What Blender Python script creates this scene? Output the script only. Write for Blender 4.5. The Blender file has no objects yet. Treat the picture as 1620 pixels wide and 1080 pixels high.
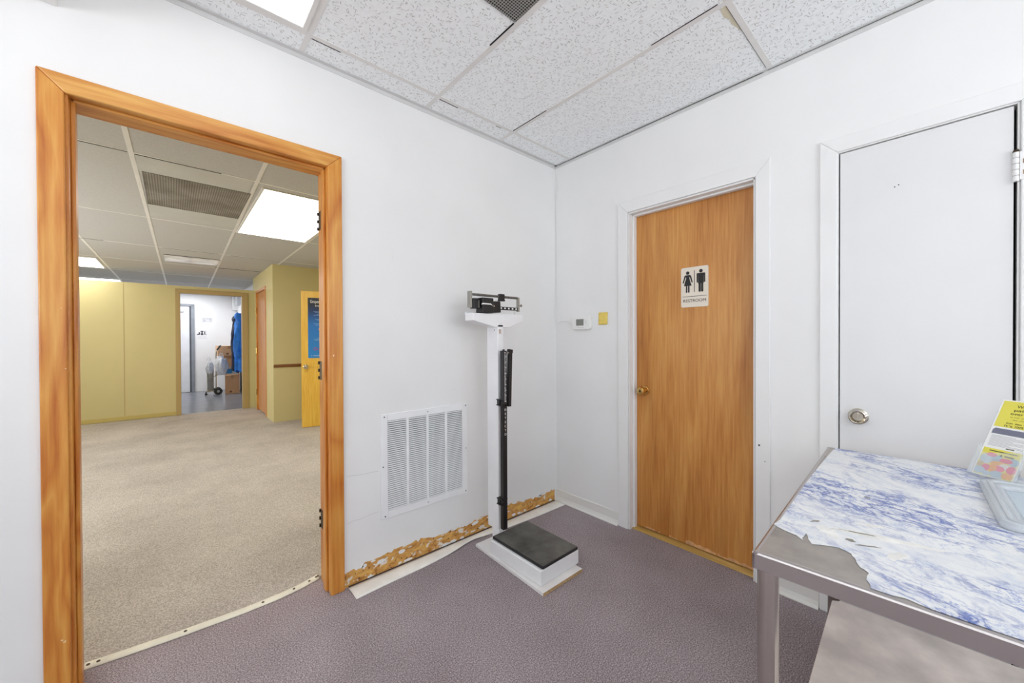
import bpy, bmesh, math, random
from mathutils import Vector, Matrix
random.seed(7)
C = bpy.context.scene.collection
R = math.radians

# ------------------------------------------------------------------ materials
def s2l(c):
    return tuple(((v/255)/12.92 if v/255 <= .04045 else ((v/255+.055)/1.055)**2.4) for v in c) + (1,)
def newmat(name):
    m = bpy.data.materials.new(name); m.use_nodes = True
    nt = m.node_tree; b = nt.nodes['Principled BSDF']
    return m, nt, b
def N(nt, t, **kw):
    n = nt.nodes.new(t)
    for k, v in kw.items():
        if k in n.inputs.keys() if hasattr(n.inputs, 'keys') else False: n.inputs[k].default_value = v
        else: setattr(n, k, v)
    return n
def L(nt, a, b): nt.links.new(a, b)
def coords(nt, scale=(1, 1, 1), rot=(0, 0, 0), loc=(0, 0, 0), kind='Object'):
    t = nt.nodes.new('ShaderNodeTexCoord'); mp = nt.nodes.new('ShaderNodeMapping')
    mp.inputs['Scale'].default_value = scale; mp.inputs['Rotation'].default_value = rot; mp.inputs['Location'].default_value = loc
    L(nt, t.outputs[kind], mp.inputs['Vector']); return mp.outputs['Vector']
def noise(nt, vec, scale, detail=4, rough=.55, dist=0):
    n = nt.nodes.new('ShaderNodeTexNoise'); n.inputs['Scale'].default_value = scale
    n.inputs['Detail'].default_value = detail; n.inputs['Roughness'].default_value = rough; n.inputs['Distortion'].default_value = dist
    L(nt, vec, n.inputs['Vector']); return n.outputs['Fac']
def ramp(nt, fac, stops, interp='LINEAR'):
    r = nt.nodes.new('ShaderNodeValToRGB'); r.color_ramp.interpolation = interp
    e = r.color_ramp.elements
    while len(e) < len(stops): e.new(.5)
    for k, (p, c) in enumerate(stops):
        e[k].position = p; e[k].color = c if len(c) == 4 else s2l(c)
    L(nt, fac, r.inputs['Fac']); return r.outputs['Color']
def mix(nt, fac, a, b, mode='MIX'):
    m = nt.nodes.new('ShaderNodeMix'); m.data_type = 'RGBA'; m.blend_type = mode
    if isinstance(fac, (int, float)): m.inputs[0].default_value = fac
    else: L(nt, fac, m.inputs[0])
    for k, v in ((6, a), (7, b)):
        if isinstance(v, tuple): m.inputs[k].default_value = v if len(v) == 4 else s2l(v)
        else: L(nt, v, m.inputs[k])
    return m.outputs[2]
def math_(nt, op, a, b=0.):
    m = nt.nodes.new('ShaderNodeMath'); m.operation = op
    for k, v in ((0, a), (1, b)):
        if isinstance(v, (int, float)): m.inputs[k].default_value = v
        else: L(nt, v, m.inputs[k])
    return m.outputs[0]
def bump(nt, b, h, strength, dist=.002):
    n = nt.nodes.new('ShaderNodeBump'); n.inputs['Strength'].default_value = strength; n.inputs['Distance'].default_value = dist
    L(nt, h, n.inputs['Height']); L(nt, n.outputs['Normal'], b.inputs['Normal'])
def plain(name, col, rough=.5, metal=0, var=.04, vs=6, bmp=0, bs=60, alpha=None, trans=0, ior=1.45):
    m, nt, b = newmat(name)
    v = coords(nt)
    n = noise(nt, v, vs, 4)
    lo = tuple(max(0, c*(1-var)) for c in col); hi = tuple(min(255, c*(1+var)) for c in col)
    L(nt, ramp(nt, n, [(.3, lo), (.7, hi)]), b.inputs['Base Color'])
    b.inputs['Roughness'].default_value = rough; b.inputs['Metallic'].default_value = metal
    if trans: b.inputs['Transmission Weight'].default_value = trans; b.inputs['IOR'].default_value = ior
    if alpha is not None: b.inputs['Alpha'].default_value = alpha
    if bmp: bump(nt, b, noise(nt, v, bs, 3), bmp)
    return m
def emit(name, col, strength):
    m, nt, b = newmat(name)
    b.inputs['Base Color'].default_value = s2l((230, 230, 230)); b.inputs['Roughness'].default_value = .4
    b.inputs['Emission Color'].default_value = s2l(col); b.inputs['Emission Strength'].default_value = strength
    return m
def wall_mat(name, col, scuff=(170, 168, 165), amount=.5, rough=.55):
    m, nt, b = newmat(name)
    v = coords(nt)
    base = ramp(nt, noise(nt, v, 1.7, 3), [(.3, tuple(c*.985 for c in col)), (.7, tuple(min(255, c*1.01) for c in col))])
    spots = ramp(nt, noise(nt, v, 9, 6, .62, .6), [(.70, (0, 0, 0, 1)), (.78, (1, 1, 1, 1))])
    f = math_(nt, 'MULTIPLY', spots, amount)
    L(nt, mix(nt, f, base, scuff), b.inputs['Base Color'])
    b.inputs['Roughness'].default_value = rough
    bump(nt, b, noise(nt, v, 35, 4), .06, .003)
    return m
def carpet(name, dark, mid, light, s=150):
    m, nt, b = newmat(name)
    v = coords(nt)
    n1 = noise(nt, v, s, 2, .7); n2 = noise(nt, v, s*2.6, 1, .5)
    f = math_(nt, 'ADD', math_(nt, 'MULTIPLY', n1, .6), math_(nt, 'MULTIPLY', n2, .4))
    c = ramp(nt, f, [(.36, dark), (.5, mid), (.64, light)])
    patch = ramp(nt, noise(nt, v, 1.6, 5, .6), [(.3, s2l((205, 200, 200))), (.65, s2l((255, 255, 255)))])
    L(nt, mix(nt, .6, c, patch, 'MULTIPLY'), b.inputs['Base Color'])
    b.inputs['Roughness'].default_value = .95; b.inputs['Specular IOR Level'].default_value = .1
    bump(nt, b, f, .2, .003)
    return m
def tile_mat(name, col, dash, aniso=(60, 26, 60), thr=.2, two=True):
    m, nt, b = newmat(name)
    t = nt.nodes.new('ShaderNodeTexCoord')
    def layer(scale, rotz, off):
        warp = nt.nodes.new('ShaderNodeTexNoise'); warp.inputs['Scale'].default_value = 14; warp.inputs['Detail'].default_value = 2
        L(nt, t.outputs['Object'], warp.inputs['Vector'])
        sub = nt.nodes.new('ShaderNodeVectorMath'); sub.operation = 'MULTIPLY_ADD'
        sub.inputs[1].default_value = (.05, .05, .05)
        L(nt, warp.outputs['Color'], sub.inputs[0]); L(nt, t.outputs['Object'], sub.inputs[2])
        mp = nt.nodes.new('ShaderNodeMapping'); mp.inputs['Rotation'].default_value = (0, 0, rotz)
        mp.inputs['Scale'].default_value = scale; mp.inputs['Location'].default_value = off
        L(nt, sub.outputs[0], mp.inputs['Vector'])
        vo = nt.nodes.new('ShaderNodeTexVoronoi'); vo.voronoi_dimensions = '2D'; vo.inputs['Scale'].default_value = 1
        L(nt, mp.outputs[0], vo.inputs['Vector'])
        return ramp(nt, vo.outputs['Distance'], [(thr*.7, (1, 1, 1, 1)), (thr, (0, 0, 0, 1))])
    a = layer(aniso, .5, (0, 0, 0))
    if two:
        a = mix(nt, 1., a, layer((aniso[1], aniso[0], 60), .2, (3.3, 7.1, 0)), 'LIGHTEN')
    fine = noise(nt, t.outputs['Object'], 60, 3)
    base = ramp(nt, fine, [(.3, tuple(c*.975 for c in col)), (.7, tuple(min(255, c*1.015) for c in col))])
    L(nt, mix(nt, math_(nt, 'MULTIPLY', a, .7), base, dash), b.inputs['Base Color'])
    b.inputs['Roughness'].default_value = .9
    return m
def wood(name, c0, c1, c2, axis='z', fine=70, ring=2.2, rough=.35, wear=0., wearcol=(235, 215, 180), knots=False, ringw=.55, broad=0):
    m, nt, b = newmat(name)
    t = nt.nodes.new('ShaderNodeTexCoord')
    def st(a, l):
        return (l if axis == 'x' else a, l if axis == 'y' else a, l if axis == 'z' else a)
    mp = nt.nodes.new('ShaderNodeMapping'); mp.inputs['Scale'].default_value = st(1, .04)
    L(nt, t.outputs['Object'], mp.inputs['Vector'])
    mp2 = nt.nodes.new('ShaderNodeMapping'); mp2.inputs['Scale'].default_value = st(1, .22)
    L(nt, t.outputs['Object'], mp2.inputs['Vector'])
    big = noise(nt, mp2.outputs[0], ring, 3, .5, .8)
    rings = math_(nt, 'FRACT', math_(nt, 'MULTIPLY', big, 9 if knots else 7))
    rings = math_(nt, 'ABSOLUTE', math_(nt, 'SUBTRACT', rings, .5))
    g = noise(nt, mp.outputs[0], fine, 5, .65)
    f = math_(nt, 'ADD', math_(nt, 'MULTIPLY', rings, ringw), math_(nt, 'MULTIPLY', g, 1.27-ringw))
    col = ramp(nt, f, [(.28, c0), (.5, c1), (.72, c2)])
    if broad:
        bn = noise(nt, mp2.outputs[0], 3.2, 2, .5, .5)
        col = mix(nt, broad, col, ramp(nt, bn, [(.35, s2l((205, 190, 178))), (.6, s2l((255, 255, 255)))]), 'MULTIPLY')
    if wear:
        w = ramp(nt, noise(nt, coords(nt), 26, 3, .5), [(1-wear, (0, 0, 0, 1)), (1-wear+.02, (1, 1, 1, 1))])
        col = mix(nt, w, col, wearcol)
    L(nt, col, b.inputs['Base Color']); b.inputs['Roughness'].default_value = rough
    bump(nt, b, g, .08, .001)
    return m
def brushed(name, col, rough=.32, axis=(4, 160, 160), metal=1.):
    m, nt, b = newmat(name)
    n = noise(nt, coords(nt, axis), 1, 4, .6)
    L(nt, ramp(nt, n, [(.3, tuple(c*.86 for c in col)), (.7, tuple(min(255, c*1.06) for c in col))]), b.inputs['Base Color'])
    b.inputs['Metallic'].default_value = metal
    L(nt, ramp(nt, n, [(.3, (rough*.8,)*3+(1,)), (.7, (rough*1.3,)*3+(1,))]), b.inputs['Roughness'])
    return m

WHITE = wall_mat('white wall paint', (232, 232, 231), amount=.22)
WHITE2 = wall_mat('white gloss trim paint', (231, 231, 230), amount=.14, rough=.4)
STOREW = wall_mat('white storeroom paint', (236, 238, 242), amount=.1)
YELLOW = wall_mat('ochre wall paint', (206, 194, 140), (160, 140, 85), .25)
YELLOWT = wall_mat('ochre trim paint', (180, 156, 102), (150, 125, 80), .2, .4)
PURPLE = carpet('purple grey carpet', (103, 92, 95), (156, 144, 147), (218, 208, 210), 190)
BEIGE = carpet('beige grey carpet', (144, 137, 127), (190, 182, 172), (228, 222, 214), 170)
VINYL = plain('grey vinyl floor', (124, 127, 135), .25, var=.04, vs=5)
TILE = tile_mat('fissured ceiling tile', (245, 248, 249), (146, 144, 139), (86, 16, 60), .125)
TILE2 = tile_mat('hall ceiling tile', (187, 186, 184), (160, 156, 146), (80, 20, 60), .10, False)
TEE = plain('grid tee enamel', (224, 223, 220), .45, var=.02)
ANGLE = plain('wall angle enamel', (210, 210, 209), .45, var=.02)
VOID = plain('dark gap', (12, 11, 11), 1, var=0)
PINEV = wood('pine upright', (180, 100, 34), (204, 134, 56), (220, 162, 80), 'z', 55, 3.0, .3, .245, knots=True)
PINEH = wood('pine header', (184, 110, 44), (208, 144, 70), (224, 172, 96), 'x', 55, 3.0, .3, .245, knots=True)
LUAN = wood('luan door veneer', (170, 106, 46), (194, 131, 64), (208, 152, 82), 'z', 85, 1.1, .33, ringw=.36, broad=.8)
LUAN2 = wood('tan door veneer', (176, 116, 66), (194, 134, 80), (208, 152, 98), 'z', 80, 1.2, .4, ringw=.25)
OCHRED = wood('ochre oak door', (204, 152, 50), (224, 176, 66), (234, 194, 88), 'z', 80, 1.3, .4, ringw=.25)
RAILW = wood('brown chair rail', (96, 60, 28), (122, 78, 40), (140, 94, 52), 'x', 60, 2, .4)
THRESHW = wood('yellow pine threshold', (176, 138, 66), (200, 164, 92), (216, 184, 116), 'y', 60, 2, .5)
STEEL = plain('stainless steel', (186, 180, 178), .33, 1, var=.03, vs=3)
STEELL = plain('polished steel tube', (196, 190, 184), .2, 1, var=.02, vs=3)
STEELT = plain('worn steel top', (168, 161, 154), .45, .6, var=.1, vs=12)
CHROME = plain('polished nickel', (205, 198, 184), .14, 1, var=.03)
BRASS = plain('polished brass', (206, 170, 104), .2, 1, var=.05)
WMETAL = plain('white enamel', (236, 237, 238), .35, var=.015)
BLACK = plain('black enamel', (26, 26, 27), .38, var=.1)
RUBBER = plain('worn black rubber', (80, 78, 73), .75, var=.32, vs=7, bmp=.15, bs=120)
GREYM = plain('satin grey metal', (158, 156, 148), .4, .6, var=.05)
PRINTW = plain('white print', (240, 240, 238), .6, var=0)
PRINTK = plain('black print', (30, 29, 30), .6, var=0)
IVORY = plain('ivory sign plastic', (226, 216, 200), .45, var=.01)
PLASTW = plain('white plastic', (232, 232, 229), .4, var=.01)
LCD = plain('grey lcd', (128, 130, 122), .25, var=.03)
NOTE = plain('yellow note paper', (230, 204, 104), .8, var=.05, vs=40)
CREAM = plain('cream vinyl strip', (228, 224, 206), .5, var=.05, vs=9)
BOARD = plain('white painted board', (232, 230, 228), .5, var=.03)
CHIP = plain('chipboard edge', (190, 160, 116), .8, var=.14, vs=120)
MESHG = None
DARKHINGE = plain('dark bronze', (74, 60, 44), .45, .6, var=.1)
CARD = plain('kraft cardboard', (205, 160, 122), .85, var=.04, vs=10)
CARDL = plain('light cardboard', (216, 176, 140), .85, var=.04, vs=10)
TAPE = plain('brown parcel tape', (184, 140, 100), .4, var=.05)
TOTE = plain('frosted tote plastic', (176, 182, 190), .3, var=.05)
BLUE1 = plain('blue jacket cloth', (48, 128, 226), .7, var=.16, vs=8)
NAVY = plain('navy jacket cloth', (24, 28, 52), .7, var=.2, vs=10)
LBLUE = plain('blue label print', (40, 130, 200), .5, var=.05)
GREYF = plain('grey steel frame paint', (138, 144, 154), .5, var=.05)
GREYB = plain('pale grey box', (196, 200, 206), .5, var=.03)
BAG = plain('thin white plastic bag', (222, 222, 225), .45, var=.06, vs=20)
WOODG = plain('tank grey', (160, 158, 150), .35, .4, var=.08)
GREEN = plain('green valve', (60, 160, 120), .5, var=.05)
ADHES = None

def mesh_grille():
    m, nt, b = newmat('perforated grey grille')
    v = coords(nt, (1, 1, 1))
    vo = nt.nodes.new('ShaderNodeTexVoronoi'); vo.voronoi_dimensions = '2D'; vo.inputs['Scale'].default_value = 95; vo.inputs['Randomness'].default_value = .0
    L(nt, v, vo.inputs['Vector'])
    hole = ramp(nt, vo.outputs['Distance'], [(.36, (1, 1, 1, 1)), (.42, (0, 0, 0, 1))])
    L(nt, mix(nt, hole, (158, 156, 150), (20, 20, 20)), b.inputs['Base Color']); b.inputs['Roughness'].default_value = .6
    return m
MESHG = mesh_grille()
def dusty_grille():
    m, nt, b = newmat('dusty ribbed grille')
    v = coords(nt)
    w = nt.nodes.new('ShaderNodeTexWave'); w.wave_type = 'BANDS'; w.bands_direction = 'X'; w.inputs['Scale'].default_value = 22
    L(nt, v, w.inputs['Vector'])
    c = ramp(nt, w.outputs['Fac'], [(.3, (122, 117, 110)), (.7, (158, 153, 144))])
    d = ramp(nt, noise(nt, v, 4, 4), [(.35, s2l((190, 185, 178))), (.65, s2l((255, 255, 255)))])
    L(nt, mix(nt, .8, c, d, 'MULTIPLY'), b.inputs['Base Color']); b.inputs['Roughness'].default_value = .8
    return m
DUSTY = dusty_grille()
def adhesive():
    m, nt, b = newmat('torn wallboard with old adhesive')
    v = coords(nt)
    c = ramp(nt, noise(nt, coords(nt, (1, 1, 2.2)), 14, 5, .6, .8), [(.32, (150, 96, 40)), (.45, (198, 144, 74)), (.6, (214, 166, 92)), (.7, (226, 186, 84))])
    spots = ramp(nt, noise(nt, v, 60, 3, .5), [(.62, (0, 0, 0, 1)), (.68, (1, 1, 1, 1))])
    c = mix(nt, spots, c, (92, 54, 26))
    pl = ramp(nt, noise(nt, coords(nt, (1, 1, 1.6), (0, 0, 0), (4, 2, 1)), 17, 4, .6, .4), [(.585, (0, 0, 0, 1)), (.60, (1, 1, 1, 1))])
    c = mix(nt, pl, c, (222, 216, 206))
    L(nt, c, b.inputs['Base Color']); b.inputs['Roughness'].default_value = .85
    bump(nt, b, noise(nt, v, 40, 4), .4, .004)
    return m
ADHES = adhesive()
def marble():
    m, nt, b = newmat('blue marbled contact paper')
    t = nt.nodes.new('ShaderNodeTexCoord')
    m0 = nt.nodes.new('ShaderNodeMapping'); m0.inputs['Rotation'].default_value = (0, 0, R(-58))
    L(nt, t.outputs['Object'], m0.inputs['Vector'])
    mp = nt.nodes.new('ShaderNodeMapping'); mp.inputs['Scale'].default_value = (1.0, 1.65, 1)
    L(nt, m0.outputs[0], mp.inputs['Vector'])
    def warp(vec, s, amt):
        w = nt.nodes.new('ShaderNodeTexNoise'); w.inputs['Scale'].default_value = s; w.inputs['Detail'].default_value = 5
        L(nt, vec, w.inputs['Vector'])
        a = nt.nodes.new('ShaderNodeVectorMath'); a.operation = 'MULTIPLY_ADD'; a.inputs[1].default_value = (amt,)*3
        L(nt, w.outputs['Color'], a.inputs[0]); L(nt, vec, a.inputs[2]); return a.outputs[0]
    v1 = warp(mp.outputs[0], 6, .22)
    n1 = noise(nt, v1, 7, 8, .62, .3)
    ridge = math_(nt, 'ABSOLUTE', math_(nt, 'SUBTRACT', n1, .5))
    vein = ramp(nt, ridge, [(.0, (1, 1, 1, 1)), (.010, (.75, .75, .75, 1)), (.03, (.2, .2, .2, 1)), (.07, (0, 0, 0, 1))])
    mask = ramp(nt, noise(nt, mp.outputs[0], 3.4, 3, .5), [(.38, (.1, .1, .1, 1)), (.53, (1, 1, 1, 1))])
    vm = mix(nt, 1., vein, mask, 'MULTIPLY')
    cloud = ramp(nt, noise(nt, v1, 9, 7, .68), [(.52, (0, 0, 0, 1)), (.66, (.6, .6, .6, 1))])
    base = mix(nt, cloud, (228, 229, 229), (184, 196, 216))
    c = mix(nt, vm, base, (34, 72, 160))
    n2 = noise(nt, warp(mp.outputs[0], 11, .12), 24, 6, .6)
    r2 = ramp(nt, math_(nt, 'ABSOLUTE', math_(nt, 'SUBTRACT', n2, .5)), [(0, (.8, .8, .8, 1)), (.03, (0, 0, 0, 1))])
    c = mix(nt, mix(nt, 1., r2, mask, 'MULTIPLY'), c, (92, 122, 190))
    L(nt, c, b.inputs['Base Color']); b.inputs['Roughness'].default_value = .35
    bump(nt, b, noise(nt, t.outputs['Object'], 18, 4), .12, .002)
    return m
MARBLE = marble()
def clear(name, tint=(235, 242, 245), alpha=.22, rough=.08):
    m, nt, b = newmat(name)
    b.inputs['Base Color'].default_value = s2l(tint); b.inputs['Roughness'].default_value = rough
    b.inputs['Alpha'].default_value = alpha
    return m
ACRYL = clear('clear acrylic', (230, 236, 238), .2)
TRAYM = clear('cloudy clear plastic', (228, 234, 238), .5, .2)
TRAYF = clear('pale blue tray floor', (208, 222, 232), .8, .3)

# ------------------------------------------------------------------ mesh helper
class MB:
    def __init__(s): s.v = []; s.f = []; s.mi = []; s.m = 0
    def add(s, vs, fs):
        o = len(s.v); s.v += [tuple(v) for v in vs]
        for f in fs: s.f.append([o+i for i in f]); s.mi.append(s.m)
        return s
    def box(s, a, b, M=None):
        x0, y0, z0 = [min(p, q) for p, q in zip(a, b)]; x1, y1, z1 = [max(p, q) for p, q in zip(a, b)]
        vs = [Vector(p) for p in ((x0, y0, z0), (x1, y0, z0), (x1, y1, z0), (x0, y1, z0), (x0, y0, z1), (x1, y0, z1), (x1, y1, z1), (x0, y1, z1))]
        if M: vs = [M @ v for v in vs]
        return s.add(vs, [(0, 3, 2, 1), (4, 5, 6, 7), (0, 1, 5, 4), (1, 2, 6, 5), (2, 3, 7, 6), (3, 0, 4, 7)])
    def cbox(s, c, size, M=None):
        return s.box([c[i]-size[i]/2 for i in range(3)], [c[i]+size[i]/2 for i in range(3)], M)
    def prism(s, poly, ax, d0, d1, M=None):
        # poly in the other two axes (in xyz order) extruded along ax
        def P(p, d): return Vector({'x': (d, p[0], p[1]), 'y': (p[0], d, p[1]), 'z': (p[0], p[1], d)}[ax])
        n = len(poly); vs = [P(p, d0) for p in poly] + [P(p, d1) for p in poly]
        if M: vs = [M @ v for v in vs]
        return s.add(vs, [list(range(n))[::-1], list(range(n, 2*n))] + [(i, (i+1) % n, n+(i+1) % n, n+i) for i in range(n)])
    def tube(s, pts, r, seg=10, caps=True):
        pts = [Vector(p) for p in pts]; n = len(pts); rings = []
        rr = r if isinstance(r, (list, tuple)) else [r]*n
        ref = Vector((0, 0, 1))
        for i, p in enumerate(pts):
            d = (pts[min(i+1, n-1)]-pts[max(i-1, 0)]).normalized()
            u = ref - d*ref.dot(d)
            if u.length < 1e-3: u = Vector((1, 0, 0)) - d*d.x
            u.normalize(); w = d.cross(u); ref = u
            rings.append([p + (u*math.cos(2*math.pi*k/seg)+w*math.sin(2*math.pi*k/seg))*rr[i] for k in range(seg)])
        vs = [q for ring in rings for q in ring]; fs = []
        for i in range(n-1):
            for k in range(seg):
                fs.append((i*seg+k, i*seg+(k+1) % seg, (i+1)*seg+(k+1) % seg, (i+1)*seg+k))
        if caps: fs += [list(range(seg))[::-1], list(range((n-1)*seg, n*seg))]
        return s.add(vs, fs)
    def lathe(s, prof, o, axis, seg=28):
        # prof: (radius, height along axis)
        a = Vector(axis).normalized(); u = a.orthogonal().normalized(); w = a.cross(u); o = Vector(o)
        vs = []; fs = []; n = len(prof)
        for r, h in prof:
            for k in range(seg):
                t = 2*math.pi*k/seg; vs.append(o + a*h + (u*math.cos(t)+w*math.sin(t))*max(r, 1e-5))
        for i in range(n-1):
            for k in range(seg): fs.append((i*seg+k, i*seg+(k+1) % seg, (i+1)*seg+(k+1) % seg, (i+1)*seg+k))
        fs += [list(range(seg))[::-1], list(range((n-1)*seg, n*seg))]
        return s.add(vs, fs)
    def disc(s, c, r, ax, d0, d1, seg=24):
        return s.prism([(c[0]+r*math.cos(2*math.pi*k/seg), c[1]+r*math.sin(2*math.pi*k/seg)) for k in range(seg)], ax, d0, d1)
    def grid(s, fn, nu, nv):
        vs = [fn(i/nu, j/nv) for i in range(nu+1) for j in range(nv+1)]
        return s.add(vs, [(i*(nv+1)+j, (i+1)*(nv+1)+j, (i+1)*(nv+1)+j+1, i*(nv+1)+j+1) for i in range(nu) for j in range(nv)])
    def build(s, name, mat, parent=None, bevel=0, smooth=False, solid=0, sub=0, kind=None, seg=2):
        me = bpy.data.meshes.new(name); me.from_pydata(s.v, [], s.f)
        mats = mat if isinstance(mat, (list, tuple)) else [mat]
        for m in mats: me.materials.append(m)
        for p, k in zip(me.polygons, s.mi): p.material_index = k
        bm = bmesh.new(); bm.from_mesh(me); bmesh.ops.recalc_face_normals(bm, faces=bm.faces)
        bm.to_mesh(me); bm.free()
        o = bpy.data.objects.new(name, me); C.objects.link(o)
        if parent: o.parent = parent
        if solid:
            md = o.modifiers.new('Solid', 'SOLIDIFY'); md.thickness = solid
        if sub:
            md = o.modifiers.new('Sub', 'SUBSURF'); md.levels = md.render_levels = sub
        if bevel:
            md = o.modifiers.new('Bevel', 'BEVEL'); md.width = bevel; md.segments = seg; md.limit_method = 'ANGLE'; md.angle_limit = R(35)
        if smooth:
            for p in me.polygons: p.use_smooth = True
            if not sub: 
                try: me.set_sharp_from_angle(angle=R(40))
                except Exception: pass
        if kind: o['kind'] = kind
        return o
def rrect(w, h, r, n=6, cx=0, cy=0):
    out = []
    for sx, sy, a0 in ((1, 1, 0), (-1, 1, 90), (-1, -1, 180), (1, -1, 270)):
        for k in range(n+1):
            a = R(a0+90*k/n); out.append((cx+sx*(w/2-r)+r*math.cos(a), cy+sy*(h/2-r)+r*math.sin(a)))
    return out
def tag(o, label, cat, group=None):
    o['label'] = label; o['category'] = cat
    if group: o['group'] = group
    return o
def thing(name, label, cat, loc=(0, 0, 0), rotz=0, M=None, group=None):
    o = bpy.data.objects.new(name, None); C.objects.link(o); o.empty_display_size = .05
    if M: o.rotation_euler = M.to_euler()
    else: o.rotation_euler = (0, 0, rotz)
    o.location = loc
    return tag(o, label, cat, group)
def struct(name, loc=(0, 0, 0), label=None):
    o = bpy.data.objects.new(name, None); C.objects.link(o); o.empty_display_size = .05; o.location = loc
    o['kind'] = 'structure'
    if label: o['label'] = label
    return o
def text(name, body, size, mat, parent, loc, M=None, width=None, ext=.0003, spacing=1., align='CENTER', line=1.):
    cu = bpy.data.curves.new(name, 'FONT'); cu.body = body; cu.size = size; cu.extrude = ext
    cu.align_x = align; cu.align_y = 'CENTER'; cu.space_line = line; cu.space_character = spacing
    ob = bpy.data.objects.new(name, cu); C.objects.link(ob)
    bpy.context.view_layer.update()
    dg = bpy.context.evaluated_depsgraph_get()
    me = bpy.data.meshes.new_from_object(ob.evaluated_get(dg))
    bpy.data.objects.remove(ob); bpy.data.curves.remove(cu)
    if width:
        xs = [v.co.x for v in me.vertices]; k = width/(max(xs)-min(xs)); me.transform(Matrix.Diagonal((k, 1, 1, 1)))
    T = Matrix.Translation(loc) @ (M.to_4x4() if M else Matrix())
    me.transform(T); me.materials.clear(); me.materials.append(mat)
    o = bpy.data.objects.new(name, me); C.objects.link(o); o.parent = parent
    return o
MX = Matrix(((0, 0, -1), (-1, 0, 0), (0, 1, 0)))      # local x,y,z -> facing -x wall (right = -y, up = z)
MY = Matrix(((1, 0, 0), (0, 0, -1), (0, 1, 0)))       # facing -y wall (right = +x, up = z)

# ------------------------------------------------------------------ the setting
CZ = 2.56; HZ = 2.37
# carpets and floors
o = MB().box((-5, -4.8, -.05), (.11, .16, 0)).build('floor', PURPLE, kind='structure')
cv = [(-2.60, .20), (-2.47, .188), (-2.25, .165), (-1.97, .148), (-1.8, .155), (-1.7, .172), (-1.615, .2), (-1.5, .23)]
o = MB().prism([(-4.3, .20)]+cv+[(-.02, .23), (-.02, 4.7), (-1.0, 4.7), (-1.0, 6.45), (-4.3, 6.45)], 'z', -.05, .002).build('floor_hall', BEIGE, kind='structure')
o = MB().box((-4.3, 6.4, -.05), (-.85, 10.1, -.002)).build('floor_storeroom', VINYL, kind='structure')

# wall with the wide cased opening
w = MB()
w.box((-5.1, 0, 0), (-2.485, .14, 2.75)); w.box((-1.625, 0, 0), (.2, .14, 2.75)); w.box((-2.485, 0, 2.095), (-1.625, .14, 2.75))
WL = w.build('wall_left', WHITE, kind='structure')
# torn strip along the foot of that wall
rnd = random.Random(3)
top = []; x = -1.578
while x < -.03:
    base = .088 + .010*math.sin(x*9)+rnd.uniform(-.011, .011)
    if -1.1 < x < -.95: base -= .012
    top.append((x, base)); x += rnd.uniform(.012, .03)
top.append((-.026, .088))
t = MB().prism([(-1.578, .001)]+top+[(-.026, .001)], 'y', -.0015, .001).build('torn_wallboard', ADHES, WL)
t['label'] = 'torn brown wallboard with old adhesive where the baseboard came off'
# small loose plaster flakes clinging at the strip's edge
fl = MB(); rnd = random.Random(11)
for k in range(26):
    cx = rnd.uniform(-1.55, -.05); cz = rnd.choice([rnd.uniform(.006, .03), rnd.uniform(.062, .088)]); a = rnd.uniform(.012, .035); h = rnd.uniform(.006, .016)
    fl.prism([(cx+a*math.cos(q)*rnd.uniform(.6, 1), cz+h*math.sin(q)*rnd.uniform(.6, 1)) for q in [2*math.pi*i/9 for i in range(9)]], 'y', -.003, -.001)
fl.build('paint_flake', WHITE2, WL)['kind'] = 'stuff'
# dark seam under the torn strip
MB().box((-1.56, -.004, 0), (-.03, -.0005, .005)).build('floor_seam', plain('dark seam', (70, 56, 44), .9), WL)

# wall with the restroom and closet doors
w = MB()
Y0, Y1, Y2, Y3 = -.628, -1.343, -1.660, -2.150
for a, b in ((.0, Y0), (Y1, Y2), (Y3, -4.8)): w.box((0, a, 0), (.12, b, 2.75))
w.box((0, Y0, 2.045), (.12, Y1, 2.75)); w.box((0, Y2, 2.058), (.12, Y3, 2.75))
w.box((.12, .0, 0), (.16, -4.8, 2.75))
WR = w.build('wall_right', WHITE, kind='structure')
# small nail holes
d = MB()
for y, z in ((-1.872, 1.84), (-1.888, 1.843)): pass
# rear and front walls behind the camera, with windows added for fill light
w = MB()
w.box((-5.1, -4.9, 0), (-5, 0, .9)); w.box((-5.1, -4.9, 2.3), (-5, 0, 2.75)); w.box((-5.1, -4.9, .9), (-5, -4.3, 2.3)); w.box((-5.1, -.5, .9), (-5, 0, 2.3))
w.build('wall_rear', WHITE, kind='structure')
w = MB()
w.box((-5.1, -4.9, 0), (.16, -4.8, .9)); w.box((-5.1, -4.9, 2.3), (.16, -4.8, 2.75)); w.box((-5.1, -4.9, .9), (-4.4, -4.8, 2.3)); w.box((-.5, -4.9, .9), (.16, -4.8, 2.3))
w.build('wall_front', WHITE, kind='structure')
def window(n, lo, hi, axis):
    r = struct('window_%d' % n)
    f = MB()
    def bar(a0, a1, z0, z1, d0=.02, d1=.07):
        if axis == 'x': f.box((-5.02-d1, a0, z0), (-5.02+d0-.02, a1, z1))
        else: f.box((a0, -4.82-d1, z0), (a1, -4.82+d0-.02, z1))
    bar(lo, hi, .9, .96); bar(lo, hi, 2.24, 2.3); bar(lo, lo+.06, .96, 2.24); bar(hi-.06, hi, .96, 2.24)
    m = (lo+hi)/2; bar(m-.03, m+.03, .96, 2.24)
    f.build('window_frame', WHITE2, r, .004)
window(1, -4.3, -.5, 'x'); window(2, -4.4, -.5, 'y')  # unseen frames, made up to go with the fill lights

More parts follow.
